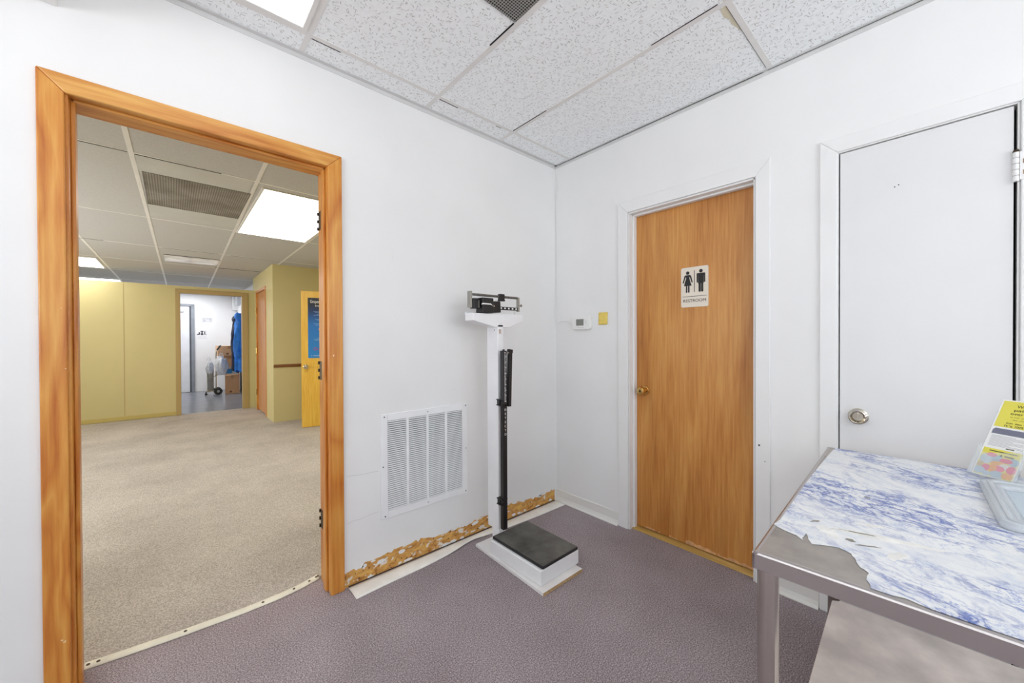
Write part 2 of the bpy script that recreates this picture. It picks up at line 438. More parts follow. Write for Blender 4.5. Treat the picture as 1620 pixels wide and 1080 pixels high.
# ceiling of the front room: tiles, grid, gaps
STRIPM = plain('off white floor moulding', (240, 237, 229), .5, var=.04, vs=9)
cl = MB().box((-5, -4.8, CZ), (.02, .02, CZ+.08)).build('ceiling', TILE, kind='structure')
g = MB(); W = .012
for x in (-3.59, -2.98, -2.375, -1.757, -1.117, -.570):
    g.box((x-W, -4.8, CZ-.002), (x+W, 0, CZ+.001))
for y in (-.150, -1.412, -2.66, -3.9):
    g.box((-5, y-W, CZ-.0022), (0, y+W, CZ+.001))
g.build('ceiling_grid', TEE, cl)
g = MB()
for (a, b) in (((-1.742, -.1365), (-1.62, -.133)), ((-1.10, -.137), (-.98, -.1325)), ((-.70, -.137), (-.66, -.134)), ((-.58, -.16), (-.583, -.45)), ((-1.128, -.62), (-1.1335, -.78)), ((-.55, -1.399), (-.03, -1.3985)), ((-.584, -1.1), (-.586, -1.38))):
    g.box((a[0], a[1], CZ-.0026), (b[0], b[1], CZ))
g.box((-.40, -.004, CZ-.003), (-.01, -.001, CZ)); g.box((-.01, -.03, CZ-.003), (-.0005, -1.38, CZ)); g.box((-.008, -1.40, CZ-.003), (-.0005, -2.3, CZ))
g.build('tile_gap', VOID, cl)  # black strips paint the shade in open gaps between tiles
t = MB(); t.box((-5, -.003, CZ-.022), (0, 0, CZ)); t.box((-5, -.022, CZ-.003), (0, 0, CZ-.0008)); t.build('trim_1', ANGLE, kind='structure')
t = MB(); t.box((-.003, -4.8, CZ-.022), (0, 0, CZ)); t.box((-.022, -4.8, CZ-.003), (0, 0, CZ-.0008)); t.build('trim_2', ANGLE, kind='structure')

# baseboard of the right wall (vinyl cove base)
bp_ = [(-.0005, .086), (-.006, .083), (-.006, .03), (-.012, .012), (-.026, .004), (-.026, 0), (-.0005, 0)]
bb = MB()
for a, b in ((-.002, -.552), (-1.412, -1.602), (-2.215, -4.8)):
    bb.prism([(p[0], p[1]) for p in bp_], 'y', a, b)
BASEM = wall_mat('scuffed white cove base', (226, 225, 220), (176, 168, 150), .6, .45)
bb.build('baseboard_right', BASEM, kind='structure')

# ---------------------------------------------------------------- door_1: cased opening in pine
d1 = struct('door_1')
CA = -.018
L0, L1, R0, R1, T0, T1 = -2.5341, -2.4726, -1.6454, -1.5809, 2.0724, 2.1349
def casing_piece(poly, name, mat):
    MB().prism(poly, 'y', CA, .0).build(name, mat, d1, .004)
casing_piece([(L0, 0), (L1, 0), (L1, T0), (L0, T1)], 'casing', PINEV)
casing_piece([(R0, .0), (R1, 0), (R1, T1), (R0, T0)], 'casing', PINEV)
casing_piece([(L0, T1), (L1, T0), (R0, T0), (R1, T1)], 'head_casing', PINEH)
JD = .15
MB().box((-2.485, -.002, 0), (-2.466, JD, 2.08)).build('jamb', PINEV, d1, .002)
MB().box((-1.643, -.002, 0), (-1.624, JD, 2.08)).build('jamb', PINEV, d1, .002)
MB().box((-2.485, -.002, 2.079), (-1.624, JD, 2.097)).build('head_jamb', PINEH, d1, .002)
MB().box((-2.466, .035, 0), (-2.455, .078, 2.079)).build('stop', PINEV, d1, .003)
MB().box((-1.654, .035, 0), (-1.643, .078, 2.079)).build('stop', PINEV, d1, .003)
MB().box((-2.466, .035, 2.068), (-1.643, .078, 2.079)).build('head_stop', PINEH, d1, .003)
for z in (1.844, 1.083, .322):
    h = MB()
    h.box((-1.6445, .112, z-.047), (-1.6425, .152, z+.047))
    for dz in (-.038, 0, .038): h.lathe([(.0042, -.008), (.0042, .008)], (-1.647, .154, z+dz), (0, 0, 1), 12)
    h.build('hinge', DARKHINGE, d1)

# ---------------------------------------------------------------- door_2: restroom door
d2 = struct('door_2')
CB = -.012
def casB(parent, yl, yli, yri, yr, zt, zti, nm=''):
    MB().prism([(yl, 0), (yli, 0), (yli, zti), (yl, zt)], 'x', CB, 0).build('casing', WHITE2, parent, .003)
    MB().prism([(yri, 0), (yr, 0), (yr, zt), (yri, zti)], 'x', CB, 0).build('casing', WHITE2, parent, .003)
    MB().prism([(yl, zt), (yli, zti), (yri, zti), (yr, zt)], 'x', CB, 0).build('head_casing', WHITE2, parent, .003)
casB(d2, -.5528, -.6237, -1.3475, -1.4117, 2.1256, 2.05)
j = MB(); j.box((-.004, -.628, 0), (.12, -.634, 2.045)); j.build('jamb', WHITE2, d2)
j = MB(); j.box((-.004, -1.343, 0), (.12, -1.337, 2.045)); j.build('jamb', WHITE2, d2)
j = MB(); j.box((-.004, -.628, 2.04), (.12, -1.343, 2.046)); j.build('head_jamb', WHITE2, d2)
MB().box((.034, -.634, 0), (.068, -.6455, 2.04)).build('stop', WHITE2, d2, .003)
MB().box((.034, -1.337, 0), (.068, -1.3255, 2.04)).build('stop', WHITE2, d2, .003)
MB().box((.034, -.634, 2.029), (.068, -1.337, 2.04)).build('head_stop', WHITE2, d2, .003)
MB().box((.07, -.638, .014), (.106, -1.333, 2.036)).build('door_slab', LUAN, d2, .001)
MB().box((.022, -.634, 0), (.10, -1.337, .008)).build('threshold', THRESHW, d2, .003)
MB().lathe([(.030, 0), (.0315, -.003), (.029, -.009), (.016, -.012), (.014, -.026), (.02, -.030), (.0265, -.036), (.027, -.048), (.0235, -.060), (.015, -.062), (.011, -.0625)], (.07, -.7, .905), (1, 0, 0), 32).build('knob', BRASS, d2, smooth=True)
MB().lathe([(.006, -.0626), (.006, -.0635)], (.07, -.7, .905), (1, 0, 0), 16).build('keyhole', VOID, d2)
# scuffed pale patch along the foot of the slab
sc = MB(); rnd = random.Random(5)
for (ya, yb, z0, z1) in ((-.70, -.80, .015, .022), (-.86, -.92, .016, .024), (-.96, -1.13, .016, .036), (-1.14, -1.32, .016, .028)):
    n = 8; up = [(ya+(yb-ya)*k/n, z1+rnd.uniform(-.008, .006)) for k in range(n+1)]
    sc.prism([(ya, z0)]+up+[(yb, z0)], 'x', .0694, .0705)
sc.build('scuff', plain('rubbed pale wood', (206, 160, 116), .5, var=.1, vs=30), d2)

# ---------------------------------------------------------------- door_3: white closet door
d3 = struct('door_3')
casB(d3, -1.6033, -1.664, -2.153, -2.212, 2.1191, 2.056)
MB().box((0, -1.6725, .012), (.036, -2.1385, 2.0476)).build('door_slab', wall_mat('white door paint', (222, 222, 222), (205, 204, 204), .2, .38), d3, .0015)
j = MB(); j.box((-.004, -1.66, 0), (.12, -1.668, 2.0525)); j.build('jamb', WHITE2, d3)
j = MB(); j.box((-.004, -2.146, 0), (.12, -2.150, 2.0525)); j.build('jamb', WHITE2, d3)
j = MB(); j.box((-.004, -1.66, 2.0515), (.12, -2.150, 2.058)); j.build('head_jamb', WHITE2, d3)
MB().box((.05, -1.66, 0), (.118, -2.15, 2.05)).build('gap_backing', VOID, d3)  # black block stands in for the shade behind the door gaps
MB().lathe([(.034, 0), (.034, -.004), (.030, -.008), (.028, -.009), (.029, -.016), (.031, -.022), (.030, -.028), (.026, -.031), (.0235, -.030), (.021, -.018), (.018, -.014), (.0, -.014)], (0, -1.734, .9), (1, 0, 0), 36).build('knob', CHROME, d3, smooth=True)
t = MB(); t.box((-.027, -1.7325, .885), (-.014, -1.7355, .915)); t.build('knob_turn', CHROME, d3, .001)
h = MB()
for k in range(5): h.lathe([(.0075, 0), (.0082, .002), (.0082, .017), (.0075, .019)], (-.008, -2.1425, 1.780+k*.0205), (0, 0, 1), 14)
h.box((-.0145, -2.150, 1.783), (-.012, -2.182, 1.880))
hg = h.build('hinge', WHITE2, d3)
MB().box((-.0152, -2.157, 1.80), (-.0148, -2.166, 1.815)).box((-.0152, -2.157, 1.838), (-.0148, -2.166, 1.853)).build('screw', plain('rusty screw', (150, 118, 92), .6, .3, var=.2), hg)
MB().lathe([(.0084, 0), (.006, .008)], (-.008, -2.1425, 1.882), (0, 0, 1), 14).build('pin', DARKHINGE, hg)
hl = MB()
for y, z in ((-1.843, 1.853), (-1.8545, 1.858)): hl.disc((y, z), .0022, 'x', -.0005, .0005, 10)
hl.build('screw_hole', VOID, d3)

CRK = plain('hairline crack', (190, 189, 187), .8, var=.02)
for pts_ in (((-1.565, .557), (-1.53, .554), (-1.497, .549), (-1.464, .547), (-1.43, .548), (-1.401, .545)), ((-1.56, .318), (-1.53, .325), (-1.50, .322), (-1.472, .327), (-1.44, .331), (-1.402, .331))):
    MB().tube([(p[0], .0004, p[1]) for p in pts_], .0010, 6).build('crack', CRK, WL)
for y, z, r_ in ((-1.365, .701, .0045), (-1.390, .624, .0025)):
    m = MB(); m.disc((y, z), r_, 'x', CB-.0006, CB, 10); m.build('nick', plain('dark nick', (70, 62, 56), .9), d2)
STN = plain('tan water stain', (206, 198, 176), .9, var=.05)
m = MB(); m.prism([(-.552, -1.376), (-.50, -1.372), (-.47, -1.384), (-.44, -1.380), (-.40, -1.390), (-.36, -1.3985), (-.555, -1.3985)], 'z', CZ-.0006, CZ); m.build('water_stain', STN, cl)

# ---------------------------------------------------------------- return air grille
gx0, gx1, gz0, gz1 = -1.3913, -.8367, .2834, .8419
gr = thing('return_air_grille', 'white louvered return air grille screwed low on the white wall', 'vent', ((gx0+gx1)/2, 0, gz0))
cx = (gx0+gx1)/2; hw = (gx1-gx0)/2; hh = gz1-gz0
bd = .038; f = MB()
f.box((-hw, -.008, 0), (-hw+bd, 0, hh)); f.box((hw-bd, -.008, 0), (hw, 0, hh)); f.box((-hw+bd, -.008, 0), (hw-bd, 0, bd)); f.box((-hw+bd, -.008, hh-bd), (hw-bd, 0, hh))
inner = 2*hw-2*bd; pw = (inner-3*.016)/4
for k in range(3):
    x0 = -hw+bd+pw*(k+1)+.016*k; f.box((x0, -.0075, bd), (x0+.016, -.001, hh-bd))
f.build('frame', WMETAL, gr, .002)
MB().box((-hw+bd, -.0009, bd), (hw-bd, -.0003, hh-bd)).build('duct', plain('grey duct shadow', (88, 88, 88), .9), gr)
for k in range(4):
    x0 = -hw+bd+(pw+.016)*k; s = MB(); n = 44; st = (hh-2*bd)/n
    for i in range(n):
        z = bd+st*(i+.5)
        M = Matrix.Translation((0, -.0042, z)) @ Matrix.Rotation(R(38), 4, 'X')
        s.box((x0, -.0006-.004, -.0004), (x0+pw, .004, .0006), M)
    s.build('louver_panel', WMETAL, gr)
for (x, z) in ((-hw+.02, hh-.015), (0, hh-.018), (hw-.015, hh-.014), (-hw+.012, hh*.5), (hw-.012, hh*.5), (-hw+.022, .014), (0, .018), (hw-.016, .014)):
    MB().disc((x, z), .0035, 'y', -.0095, -.0078, 12).build('screw', BLACK if abs(x) > .1 and z != hh*.5 or x < -.2 else GREYM, gr)

# ---------------------------------------------------------------- loose white strip on the floor
st = MB(); pts = [(-1.563, .122), (-1.40, .113), (-1.2, .108), (-1.0, .092), (-.83, .062), (-.6, .085), (-.3, .104), (-.03, .112)]
def strip_fn(u, v):
    x = -1.563+u*(1.533)
    wd = 0.11
    for (a, b) in zip(pts, pts[1:]):
        if a[0] <= x <= b[0]: wd = a[1]+(b[1]-a[1])*(x-a[0])/(b[0]-a[0])
    z = .003+.006*v*(1-v)*4*(.4+.6*math.sin(u*8)**2)+.008*math.exp(-((x+.9)/.12)**2)*v
    return Vector((x, -.012-v*(wd-.012), z))
st.grid(strip_fn, 60, 6)
tag(st.build('floor_strip', STRIPM, smooth=True, solid=.002), 'long cream white strip lying loose on the carpet along the torn wall foot', 'strip')

# carpet threshold bar
TH = thing('threshold_bar', 'cream metal carpet bar with screws across the pine doorway', 'threshold', (-2.04, .15, 0))
tb = [(-2.470, .190), (-2.36, .176), (-2.2, .160), (-1.97, .146), (-1.83, .150), (-1.73, .165), (-1.672, .183), (-1.648, .193)]
b = MB()
def bar(u, v):
    k = u*(len(tb)-1); i = min(int(k), len(tb)-2); f_ = k-i
    x = tb[i][0]+(tb[i+1][0]-tb[i][0])*f_; y = tb[i][1]+(tb[i+1][1]-tb[i][1])*f_
    return Vector((x+2.04, y-.15+(v-.5)*.046, .003+.004*(1-abs(2*v-1)**2)))
b.grid(bar, 28, 6)
b.build('bar', CREAM, TH, smooth=True, solid=.002)
for u in (.015, .05, .3, .5, .66, .8, .93, .98):
    p = bar(u, .45); MB().lathe([(.006, 0), (.005, .0018), (.002, .0022)], p, (0, 0, 1), 10).build('screw', DARKHINGE, TH)

# ---------------------------------------------------------------- white board and physician scale
bo = MB(); bo.prism([(-.888, -.704), (-.590, -.706), (-.572, -.062), (-.866, -.060)], 'z', 0, .018)
bd_ = thing('board', 'flat white painted board lying on the carpet under the scale', 'board', (-.73, -.38, 0))
b2 = MB(); b2.prism([(p[0]+.73, p[1]+.38) for p in ((-.888, -.704), (-.590, -.706), (-.574, -.130), (-.866, -.128))], 'z', 0.001, .0175)
b2.build('panel', BOARD, bd_, .001)
MB().prism([(p[0]+.73, p[1]+.38) for p in ((-.888, -.7045), (-.590, -.7065), (-.590, -.7055), (-.888, -.7035))], 'z', .001, .017).build('raw_edge', CHIP, bd_)['label'] = 'raw tan chipboard front edge'

SX, SY = -.71, -.2
sc = thing('physician_scale', 'white upright balance beam scale with black mat and height rod', 'scale', (SX, SY, .018))
def S(p): return (p[0]-SX, p[1]-SY, p[2]-.018)
b = MB(); b.box(S((-.862, -.664, .0185)), S((-.568, -.2665, .094))); b.build('base', WMETAL, sc, .004)
b = MB(); b.prism([(p[0]-SX, p[1]-SY) for p in rrect(.278, .40, .008, 4, -.709, -.464)], 'z', .0765, .0925); mt = b.build('mat', BLACK, sc, .004, seg=3)
b = MB(); b.prism([(p[0]-SX, p[1]-SY) for p in rrect(.270, .392, .006, 4, -.709, -.464)], 'z', .0920, .0930); b.build('tread', RUBBER, mt)
b = MB(); b.box(S((-.80, -.266, .0185)), S((-.748, -.205, .13))); b.build('foot', WMETAL, sc, .003)
S0 = S
def S(p): return S0((p[0]-.052, p[1]-.062, p[2]-.006))
b = MB(); b.box(S((-.747, -.2, .13)), S((-.703, -.1, 1.33))); b.build('column', WMETAL, sc, .004)
b = MB(); b.prism([(p[0]-SX-.052, p[1]-.024) for p in ((-.921, 1.390), (-.548, 1.392), (-.548, 1.352), (-.655, 1.314), (-.765, 1.314), (-.921, 1.349))], 'y', -.262-SY, -.184-SY); b.build('head', WMETAL, sc, .003)
b = MB(); b.box(S((-.552, -.134, 1.385)), S((-.546, -.122, 1.446))); b.box(S((-.921, -.126, 1.385)), S((-.546, -.122, 1.40))); b.build('back_stop', WMETAL, sc)
by = -.165
b = MB(); b.box(S((-.924, by-.016, 1.421)), S((-.912, by+.016, 1.513))); b.build('beam_end', GREYM, sc, .001)
b = MB(); b.box(S((-.560, by-.010, 1.413)), S((-.549, by+.010, 1.500))); b.build('beam_end', GREYM, sc, .001)
b = MB(); b.box(S((-.912, by-.004, 1.489)), S((-.56, by+.004, 1.503))); u = b.build('upper_beam', plain('grey beam', (112, 110, 104), .4, .5), sc)
k = MB()
for i in range(38): x = -.908+i*.0090; k.box(S((x, by-.0046, 1.4895)), S((x+.0035, by-.0041, 1.4955 if i % 5 else 1.499)))
k.build('graduation', PRINTK, u)
b = MB(); b.box(S((-.912, by-.005, 1.419)), S((-.56, by+.004, 1.437))); u = b.build('lower_beam', BLACK, sc)
k = MB()
for i in range(5): x = -.700+i*.030; k.box(S((x, by-.0056, 1.424)), S((x+.012, by-.0051, 1.433)))
k.build('graduation', PRINTW, u)
b = MB(); b.box(S((-.707, by-.013, 1.470)), S((-.672, by+.010, 1.512))); b.box(S((-.712, by-.010, 1.470)), S((-.666, by+.008, 1.478))); b.build('small_poise', BLACK, sc, .002)
b = MB(); b.box(S((-.862, by-.045, 1.394)), S((-.784, by+.02, 1.478))); b.box(S((-.906, by-.02, 1.416)), S((-.868, by+.016, 1.474))); b.prism([(p[0]-SX-.052, p[1]-.024) for p in ((-.784, 1.462), (-.720, 1.466), (-.716, 1.400), (-.772, 1.398), (-.784, 1.42))], 'y', by-.03-.062-SY, by+.018-.062-SY)
lp = b.build('large_poise', BLACK, sc, .003)
k = MB(); k.prism([(p[0]-SX-.052, p[1]-.024) for p in ((-.872, 1.438), (-.862, 1.447), (-.805, 1.446), (-.792, 1.434), (-.806, 1.440), (-.858, 1.440))], 'y', by-.1095-SY, by-.1065-SY); k.build('pointer', PRINTW, lp)
k = MB(); k.box(S((-.8755, by-.03, 1.42)), S((-.8738, by+.004, 1.462))); k.build('side_plate', GREYM, lp)
k = MB(); k.box(S((-.775, by-.032, 1.43)), S((-.765, by-.0305, 1.44))); k.build('rivet', CHROME, lp)
b = MB(); b.tube([S((-.549, by, 1.452)), S((-.528, by, 1.452))], .0035, 10); b.lathe([(.008, 0), (.008, .005)], S((-.530, by, 1.452)), (1, 0, 0), 14); b.build('balance_screw', GREYM, sc)
b = MB(); b.box(S((-.738, -.2012, 1.277)), S((-.722, -.1998, 1.302))); b.build('name_plate', plain('tan plate', (190, 178, 165), .4, .3), sc)
b = MB(); b.lathe([(.003, 0), (.003, .001)], S((-.7475, -.172, 1.297)), (-1, 0, 0), 10); b.build('screw_hole', VOID, sc)
S = S0
rx0, rx1, ry0, ry1 = -.8015, -.7705, -.310, -.285
b = MB(); b.box(S((rx0, ry0, .144)), S((rx1, ry1, .870))); rod = b.build('rod', BLACK, sc, .0015)
text('lettering', 'D\nE\nT\nE\nC\nT\nO', .0185, PRINTW, rod, S(((rx0+rx1)/2+.002, ry0-.0006, .762)), MY, line=1.27, width=.0135)
b = MB(); b.box(S((rx0+.001, ry0-.0005, .870)), S((rx1-.001, ry1, 1.172))); b.box(S((rx0+.012, ry0+.004, 1.172)), S((rx1-.012, ry1-.006, 1.180))); ru = b.build('ruler', plain('charcoal ruler', (50, 51, 53), .4, .3), sc, .001)
k = MB()
for i in range(36): z = .880+i*.0080; k.box(S(((rx0+rx1)/2-.003, ry0-.0012, z)), S(((rx0+rx1)/2+(.004 if i % 4 else .009), ry0-.0006, z+.0034)))
k.build('graduation', PRINTW, ru)
hp = MB(); M = Matrix.Translation(S((-.742, -.298, 1.012))) @ Matrix.Rotation(R(1.9), 4, 'Y')
hp.box((-.011, -.011, -.165), (.011, .011, .160), M); hp.box((-.013, -.013, .145), (.013, -.006, .166), M); hp.box((-.013, .004, .14), (.013, .012, .168), M); hp.build('headpiece', BLACK, sc, .002)
MB().box(S((-.772, -.304, 1.155)), S((-.745, -.292, 1.163))).build('pivot', GREYM, sc)
for z in (.876, .305):
    k = MB(); k.box(S((-.812, -.310, z+.012)), S((-.770, -.2615, z+.017))); k.box(S((-.812, -.310, z-.020)), S((-.770, -.2615, z-.015))); k.box(S((-.806, -.284, z-.015)), S((-.782, -.2615, z+.012))); k.build('clip', BLACK, sc)

# ---------------------------------------------------------------- thermostat, wire, note, sign
th = thing('thermostat', 'white thermostat with small grey screen on the wall beside the yellow note', 'thermostat', (0, -.262, 1.352), M=MX)
b = MB(); b.prism(rrect(.158, .098, .018, 6), 'z', .0, .030); b.build('body', PLASTW, th, .006, seg=3)
MB().box((-.042, -.020, .0298), (.024, .026, .0308)).build('screen', LCD, th)
k = MB()
for x in (-.03, -.008, .012): k.box((x, -.036, .0299), (x+.012, -.033, .0305))
k.build('lettering', plain('grey print', (150, 150, 150), .6), th)
k = MB(); k.prism(rrect(.010, .026, .004, 4, .045, .004), 'z', .0295, .0315); k.build('button', plain('pale button', (218, 218, 214), .5), th)
wp = [(0, -.001, 2.535), (-.004, -.024, 2.40), (-.004, -.006, 2.27), (-.006, -.004, 2.0), (-.008, -.004, 1.65), (-.018, -.004, 1.42), (-.010, -.004, 1.37), (-.004, -.010, 1.352), (-.004, -.06, 1.372), (-.004, -.11, 1.366), (-.004, -.15, 1.350), (-.005, -.186, 1.352)]
def smooth_pts(p, n=6):
    out = []
    P = [Vector(q) for q in p]
    for i in range(len(P)-1):
        p0, p1, p2, p3 = P[max(i-1, 0)], P[i], P[i+1], P[min(i+2, len(P)-1)]
        for k in range(n):
            t = k/n; out.append(.5*((2*p1)+(p2-p0)*t+(2*p0-5*p1+4*p2-p3)*t*t+(3*p1-p0-3*p2+p3)*t**3))
    out.append(P[-1]); return out
tag(MB().tube(smooth_pts(wp), .0024, 8).build('thermostat_wire', PLASTW, smooth=True), 'thin white wire running down the room corner to the thermostat', 'wire')
def note_fn(u, v):
    return Vector((-.0003-.006*(1-v)*u**2-.002*(1-v), -.392-.076*u, 1.334+.085*v))
tag(MB().grid(note_fn, 6, 6).build('sticky_note', NOTE, smooth=True, solid=.0006), 'blank yellow sticky note on the white wall beside the thermostat', 'note')
sg = thing('restroom_sign', 'ivory restroom sign with woman and man symbols on the wooden door', 'sign', (.07, -1.0145, 1.538), M=MX)
b = MB(); b.prism(rrect(.156, .234, .010, 5), 'z', .0005, .0035); b.build('plate', IVORY, sg, .0006)
k = MB()
HT = [.0042]
def up(): HT[0] += .00006; return HT[0]
def dsc(cx, cy, r): k.disc((cx, cy), r, 'z', .0036, up(), 24)
def pg(p): k.prism(p, 'z', .0036, up())
def rr(w, h, cx, cy, r): k.prism(rrect(w, h, r, 4, cx, cy), 'z', .0036, up())
wx = -.0385
dsc(wx, .0845, .0100)
pg([(wx-.011, .0725), (wx+.011, .0725), (wx+.0125, .066), (wx+.009, .055), (wx+.0225, .009), (wx-.0225, .009), (wx-.009, .055), (wx-.0125, .066)])
for s_ in (1, -1): pg([(wx+s_*.009, .0725), (wx+s_*.0155, .0715), (wx+s_*.0195, .066), (wx+s_*.0292, .030), (wx+s_*.0265, .0255), (wx+s_*.0225, .027), (wx+s_*.0125, .060)])
for s_ in (1, -1): rr(.0082, .044, wx+s_*.0064, -.009, .003)
mx_ = .037
dsc(mx_, .0890, .0100)
rr(.0475, .016, mx_, .0690, .0065); rr(.031, .060, mx_, .047, .001)
for s_ in (1, -1): rr(.0072, .054, mx_+s_*.0202, .0495, .0032); rr(.0118, .062, mx_+s_*.0070, .0, .0035)
k.build('pictogram', PRINTK, sg)
k = MB(); k.box((-.0014, -.031, .0036), (.0014, .097, .0042)); k.box((-.070, -.0555, .0036), (.070, -.0530, .0042)); k.build('divider', PRINTK, sg)
text('lettering', 'RESTROOM', .024, PRINTK, sg, (0, -.080, .0040), width=.128)

# ---------------------------------------------------------------- stainless table with peeling contact paper
TB = thing('work_table', 'stainless steel work table with peeling blue marbled contact paper on top', 'table', (-1.265, -1.698, 0), R(2.4))
TLn, TWd, TZ = 1.137, .61, .775
prof = [(0, -.036), (0, -.004), (.0015, -.0012), (.005, 0)]
b = MB(); b.box((.004, -TWd+.004, TZ-.003), (TLn-.004, -.004, TZ)); b.build('top', STEELT, TB)
def apron(a, b_, nrm):
    m = MB(); a = Vector(a); b_ = Vector(b_); nrm = Vector(nrm)
    sec = [(0, -.036), (0, -.0045), (-.0015, -.0012), (-.0055, .0006), (-.010, 0.0002), (-.010, -.003), (-.004, -.005), (-.003, -.036)]
    vs = [a+nrm*p+Vector((0, 0, TZ+q)) for p, q in sec]+[b_+nrm*p+Vector((0, 0, TZ+q)) for p, q in sec]; n = len(sec)
    m.add(vs, [list(range(n))[::-1], list(range(n, 2*n))]+[(i, (i+1) % n, n+(i+1) % n, n+i) for i in range(n)])
    m.build('apron', STEEL, TB)
apron((0, 0, 0), (0, -TWd, 0), (-1, 0, 0)); apron((TLn, -TWd, 0), (TLn, 0, 0), (1, 0, 0)); apron((TLn, 0, 0), (0, 0, 0), (0, 1, 0)); apron((0, -TWd, 0), (TLn, -TWd, 0), (0, -1, 0))
for x in (.024, TLn-.024):
    for y in (-.024, -TWd+.024):
        m = MB(); m.lathe([(.017, 0), (.019, .006), (.019, .03), (.0202, .032), (.0202, TZ-.006)], (x, y, 0), (0, 0, 1), 28); m.build('leg', STEELL, TB, smooth=True)
m = MB(); m.prism([(.03, -.048), (.05, -.022), (TLn-.06, -.022), (TLn-.04, -.05), (TLn-.04, -TWd+.05), (TLn-.06, -TWd+.022), (.05, -TWd+.022), (.03, -TWd+.05)], 'z', .144, .160)
m.build('undershelf', plain('dull stained steel shelf', (228, 218, 211), .5, .25, var=.09, vs=7), TB, .003)
edge = [(0.173, -0.004), (0.165, -0.012), (0.157, -0.025), (0.150, -0.042), (0.147, -0.054), (0.129, -0.07), (0.142, -0.066), (0.153, -0.068), (0.173, -0.069), (0.160, -0.074), (0.145, -0.077), (0.125, -0.086), (0.138, -0.107), (0.144, -.118), (0.148, -0.13), (0.143, -.142), (0.136, -0.152), (0.126, -.154), (0.117, -0.16), (0.100, -.163), (0.084, -0.169), (.079, -.176), (0.07, -0.183), (.055, -.181), (0.039, -0.181), (.026, -.187), (0.012, -0.188), (0.012, -0.216), (.018, -.232), (0.013, -0.251), (.010, -.27), (0.0105, -0.289), (0.0105, -0.315), (0.0105, -.40), (.0105, -TWd+.02)]
back = [(TLn-.008, -TWd+.02), (1.120, -.39), (1.123, -.283), (1.130, -.195), (1.126, -.134), (1.129, -.08), (1.128, -.026), (1.05, -.022), (.95, -.019), (.83, -.0155), (.708, -.013), (.55, -.0105), (.43, -.0105), (.347, -.0105), (.26, -.0105), (.21, -.0105)]
m = MB(); m.prism(edge+back, 'z', TZ+.0008, TZ+.0016); m.build('contact_paper', MARBLE, TB)['label'] = 'peeling white and blue marbled contact paper'
# worn bare patches and a tape scar on the paper
SCARM = plain('grey tear', (140, 134, 124), .7, var=.1)
pt = MB(); rnd = random.Random(9)
def blob(cx, cy, rx, ry, rot, n=18, jag=.25):
    out = []
    for i in range(n):
        a = 2*math.pi*i/n; r_ = 1+rnd.uniform(-jag, jag); x, y = rx*math.cos(a)*r_, ry*math.sin(a)*r_
        out.append((cx+x*math.cos(rot)-y*math.sin(rot), cy+x*math.sin(rot)+y*math.cos(rot)))
    return out
for (cx, cy, rx, ry, rot) in ((.27, -.20, .015, .095, .22), (.22, -.105, .03, .018, .6), (.19, -.22, .012, .03, 1.2), (.33, -.17, .008, .03, .3)):
    pt.prism(blob(cx, cy, rx, ry, rot), 'z', TZ+.0014, TZ+.0020)
pt.build('torn_patch', plain('bare white backing', (228, 227, 223), .6, var=.06, vs=30), TB)
for (cx, cy, rx, ry, rot) in ((.205, -.145, .006, .009, .3), (.265, -.075, .004, .012, .9), (.262, -.155, .003, .03, .25), (.20, -.175, .0025, .022, .5), (.55, -.155, .005, .006, 0)):
    MB().prism(blob(cx, cy, rx, ry, rot, 12, .4), 'z', TZ+.0016, TZ+.0023).build('scar', SCARM, TB)

# brochure holder with a leaflet, and a clear tray
dB = Vector((-.6118, -.7910, 0)); nB = Vector((-.7910, .6118, 0))
MBr = Matrix(((dB.x, 0, nB.x), (dB.y, 0, nB.y), (0, 1, 0)))   # x = along, y = up, z = toward viewer
tilt = R(26)
MT = MBr @ Matrix.Rotation(-tilt, 3, 'X')
bh = thing('brochure_holder', 'clear acrylic leaflet holder standing on the table in front of the white door', 'holder', (-.1913, -2.0397, TZ+.0045), M=MT)
m = MB()
m.box((-.004, .001, -.004), (.104, .235, -.002)); bh_b = m.build('back_panel', ACRYL, bh)
m = MB(); m.box((-.004, .001, .012), (.104, .012, .014)); m.prism([(-.004, .012), (.104, .012), (.104, .105), (.09, .098), (.028, .078), (.014, .080), (.006, .092), (-.004, .106)], 'z', .012, .014); m.build('front_pocket', ACRYL, bh)
m = MB(); m.box((-.004, .001, -.004), (-.002, .106, .014)); m.build('side_panel', ACRYL, bh)
m = MB(); m.box((.102, .001, -.004), (.104, .106, .014)); m.build('side_panel', ACRYL, bh)
m = MB(); m.box((-.004, -.001, -.004), (.104, .001, .014)); m.box((-.004, .0, -.10), (.104, .003, -.004), Matrix.Rotation(R(26), 4, 'X')); m.build('foot', ACRYL, bh)
lf = thing('leaflet', 'yellow and white leaflet picturing coloured pills in the clear holder', 'leaflet', (-.1913, -2.0397, TZ+.0045), M=MT)
YPR = plain('yellow print', (232, 222, 92), .45, var=.02); GPR = plain('slate print', (120, 122, 140), .45, var=.02); DPR = plain('dark olive print', (70, 66, 40), .5, var=0); LPR = plain('pale grey print', (168, 170, 176), .5, var=0); OPR = plain('olive print', (176, 168, 80), .5, var=0)
m = MB(); m.box((0, .003, 0), (.1, .275, .0012)); m.build('sheet', PRINTW, lf)
m = MB(); m.box((.004, .178, .0012), (.1, .271, .0015)); m.build('yellow_panel', YPR, lf)
m = MB(); m.prism([(.006, .152), (.1, .152), (.1, .172), (.011, .172), (.006, .166)], 'z', .0012, .0015); m.build('slate_band', GPR, lf)
m = MB(); m.box((.004, .006, .0012), (.098, .100, .0015)); m.build('picture_panel', YPR, lf)
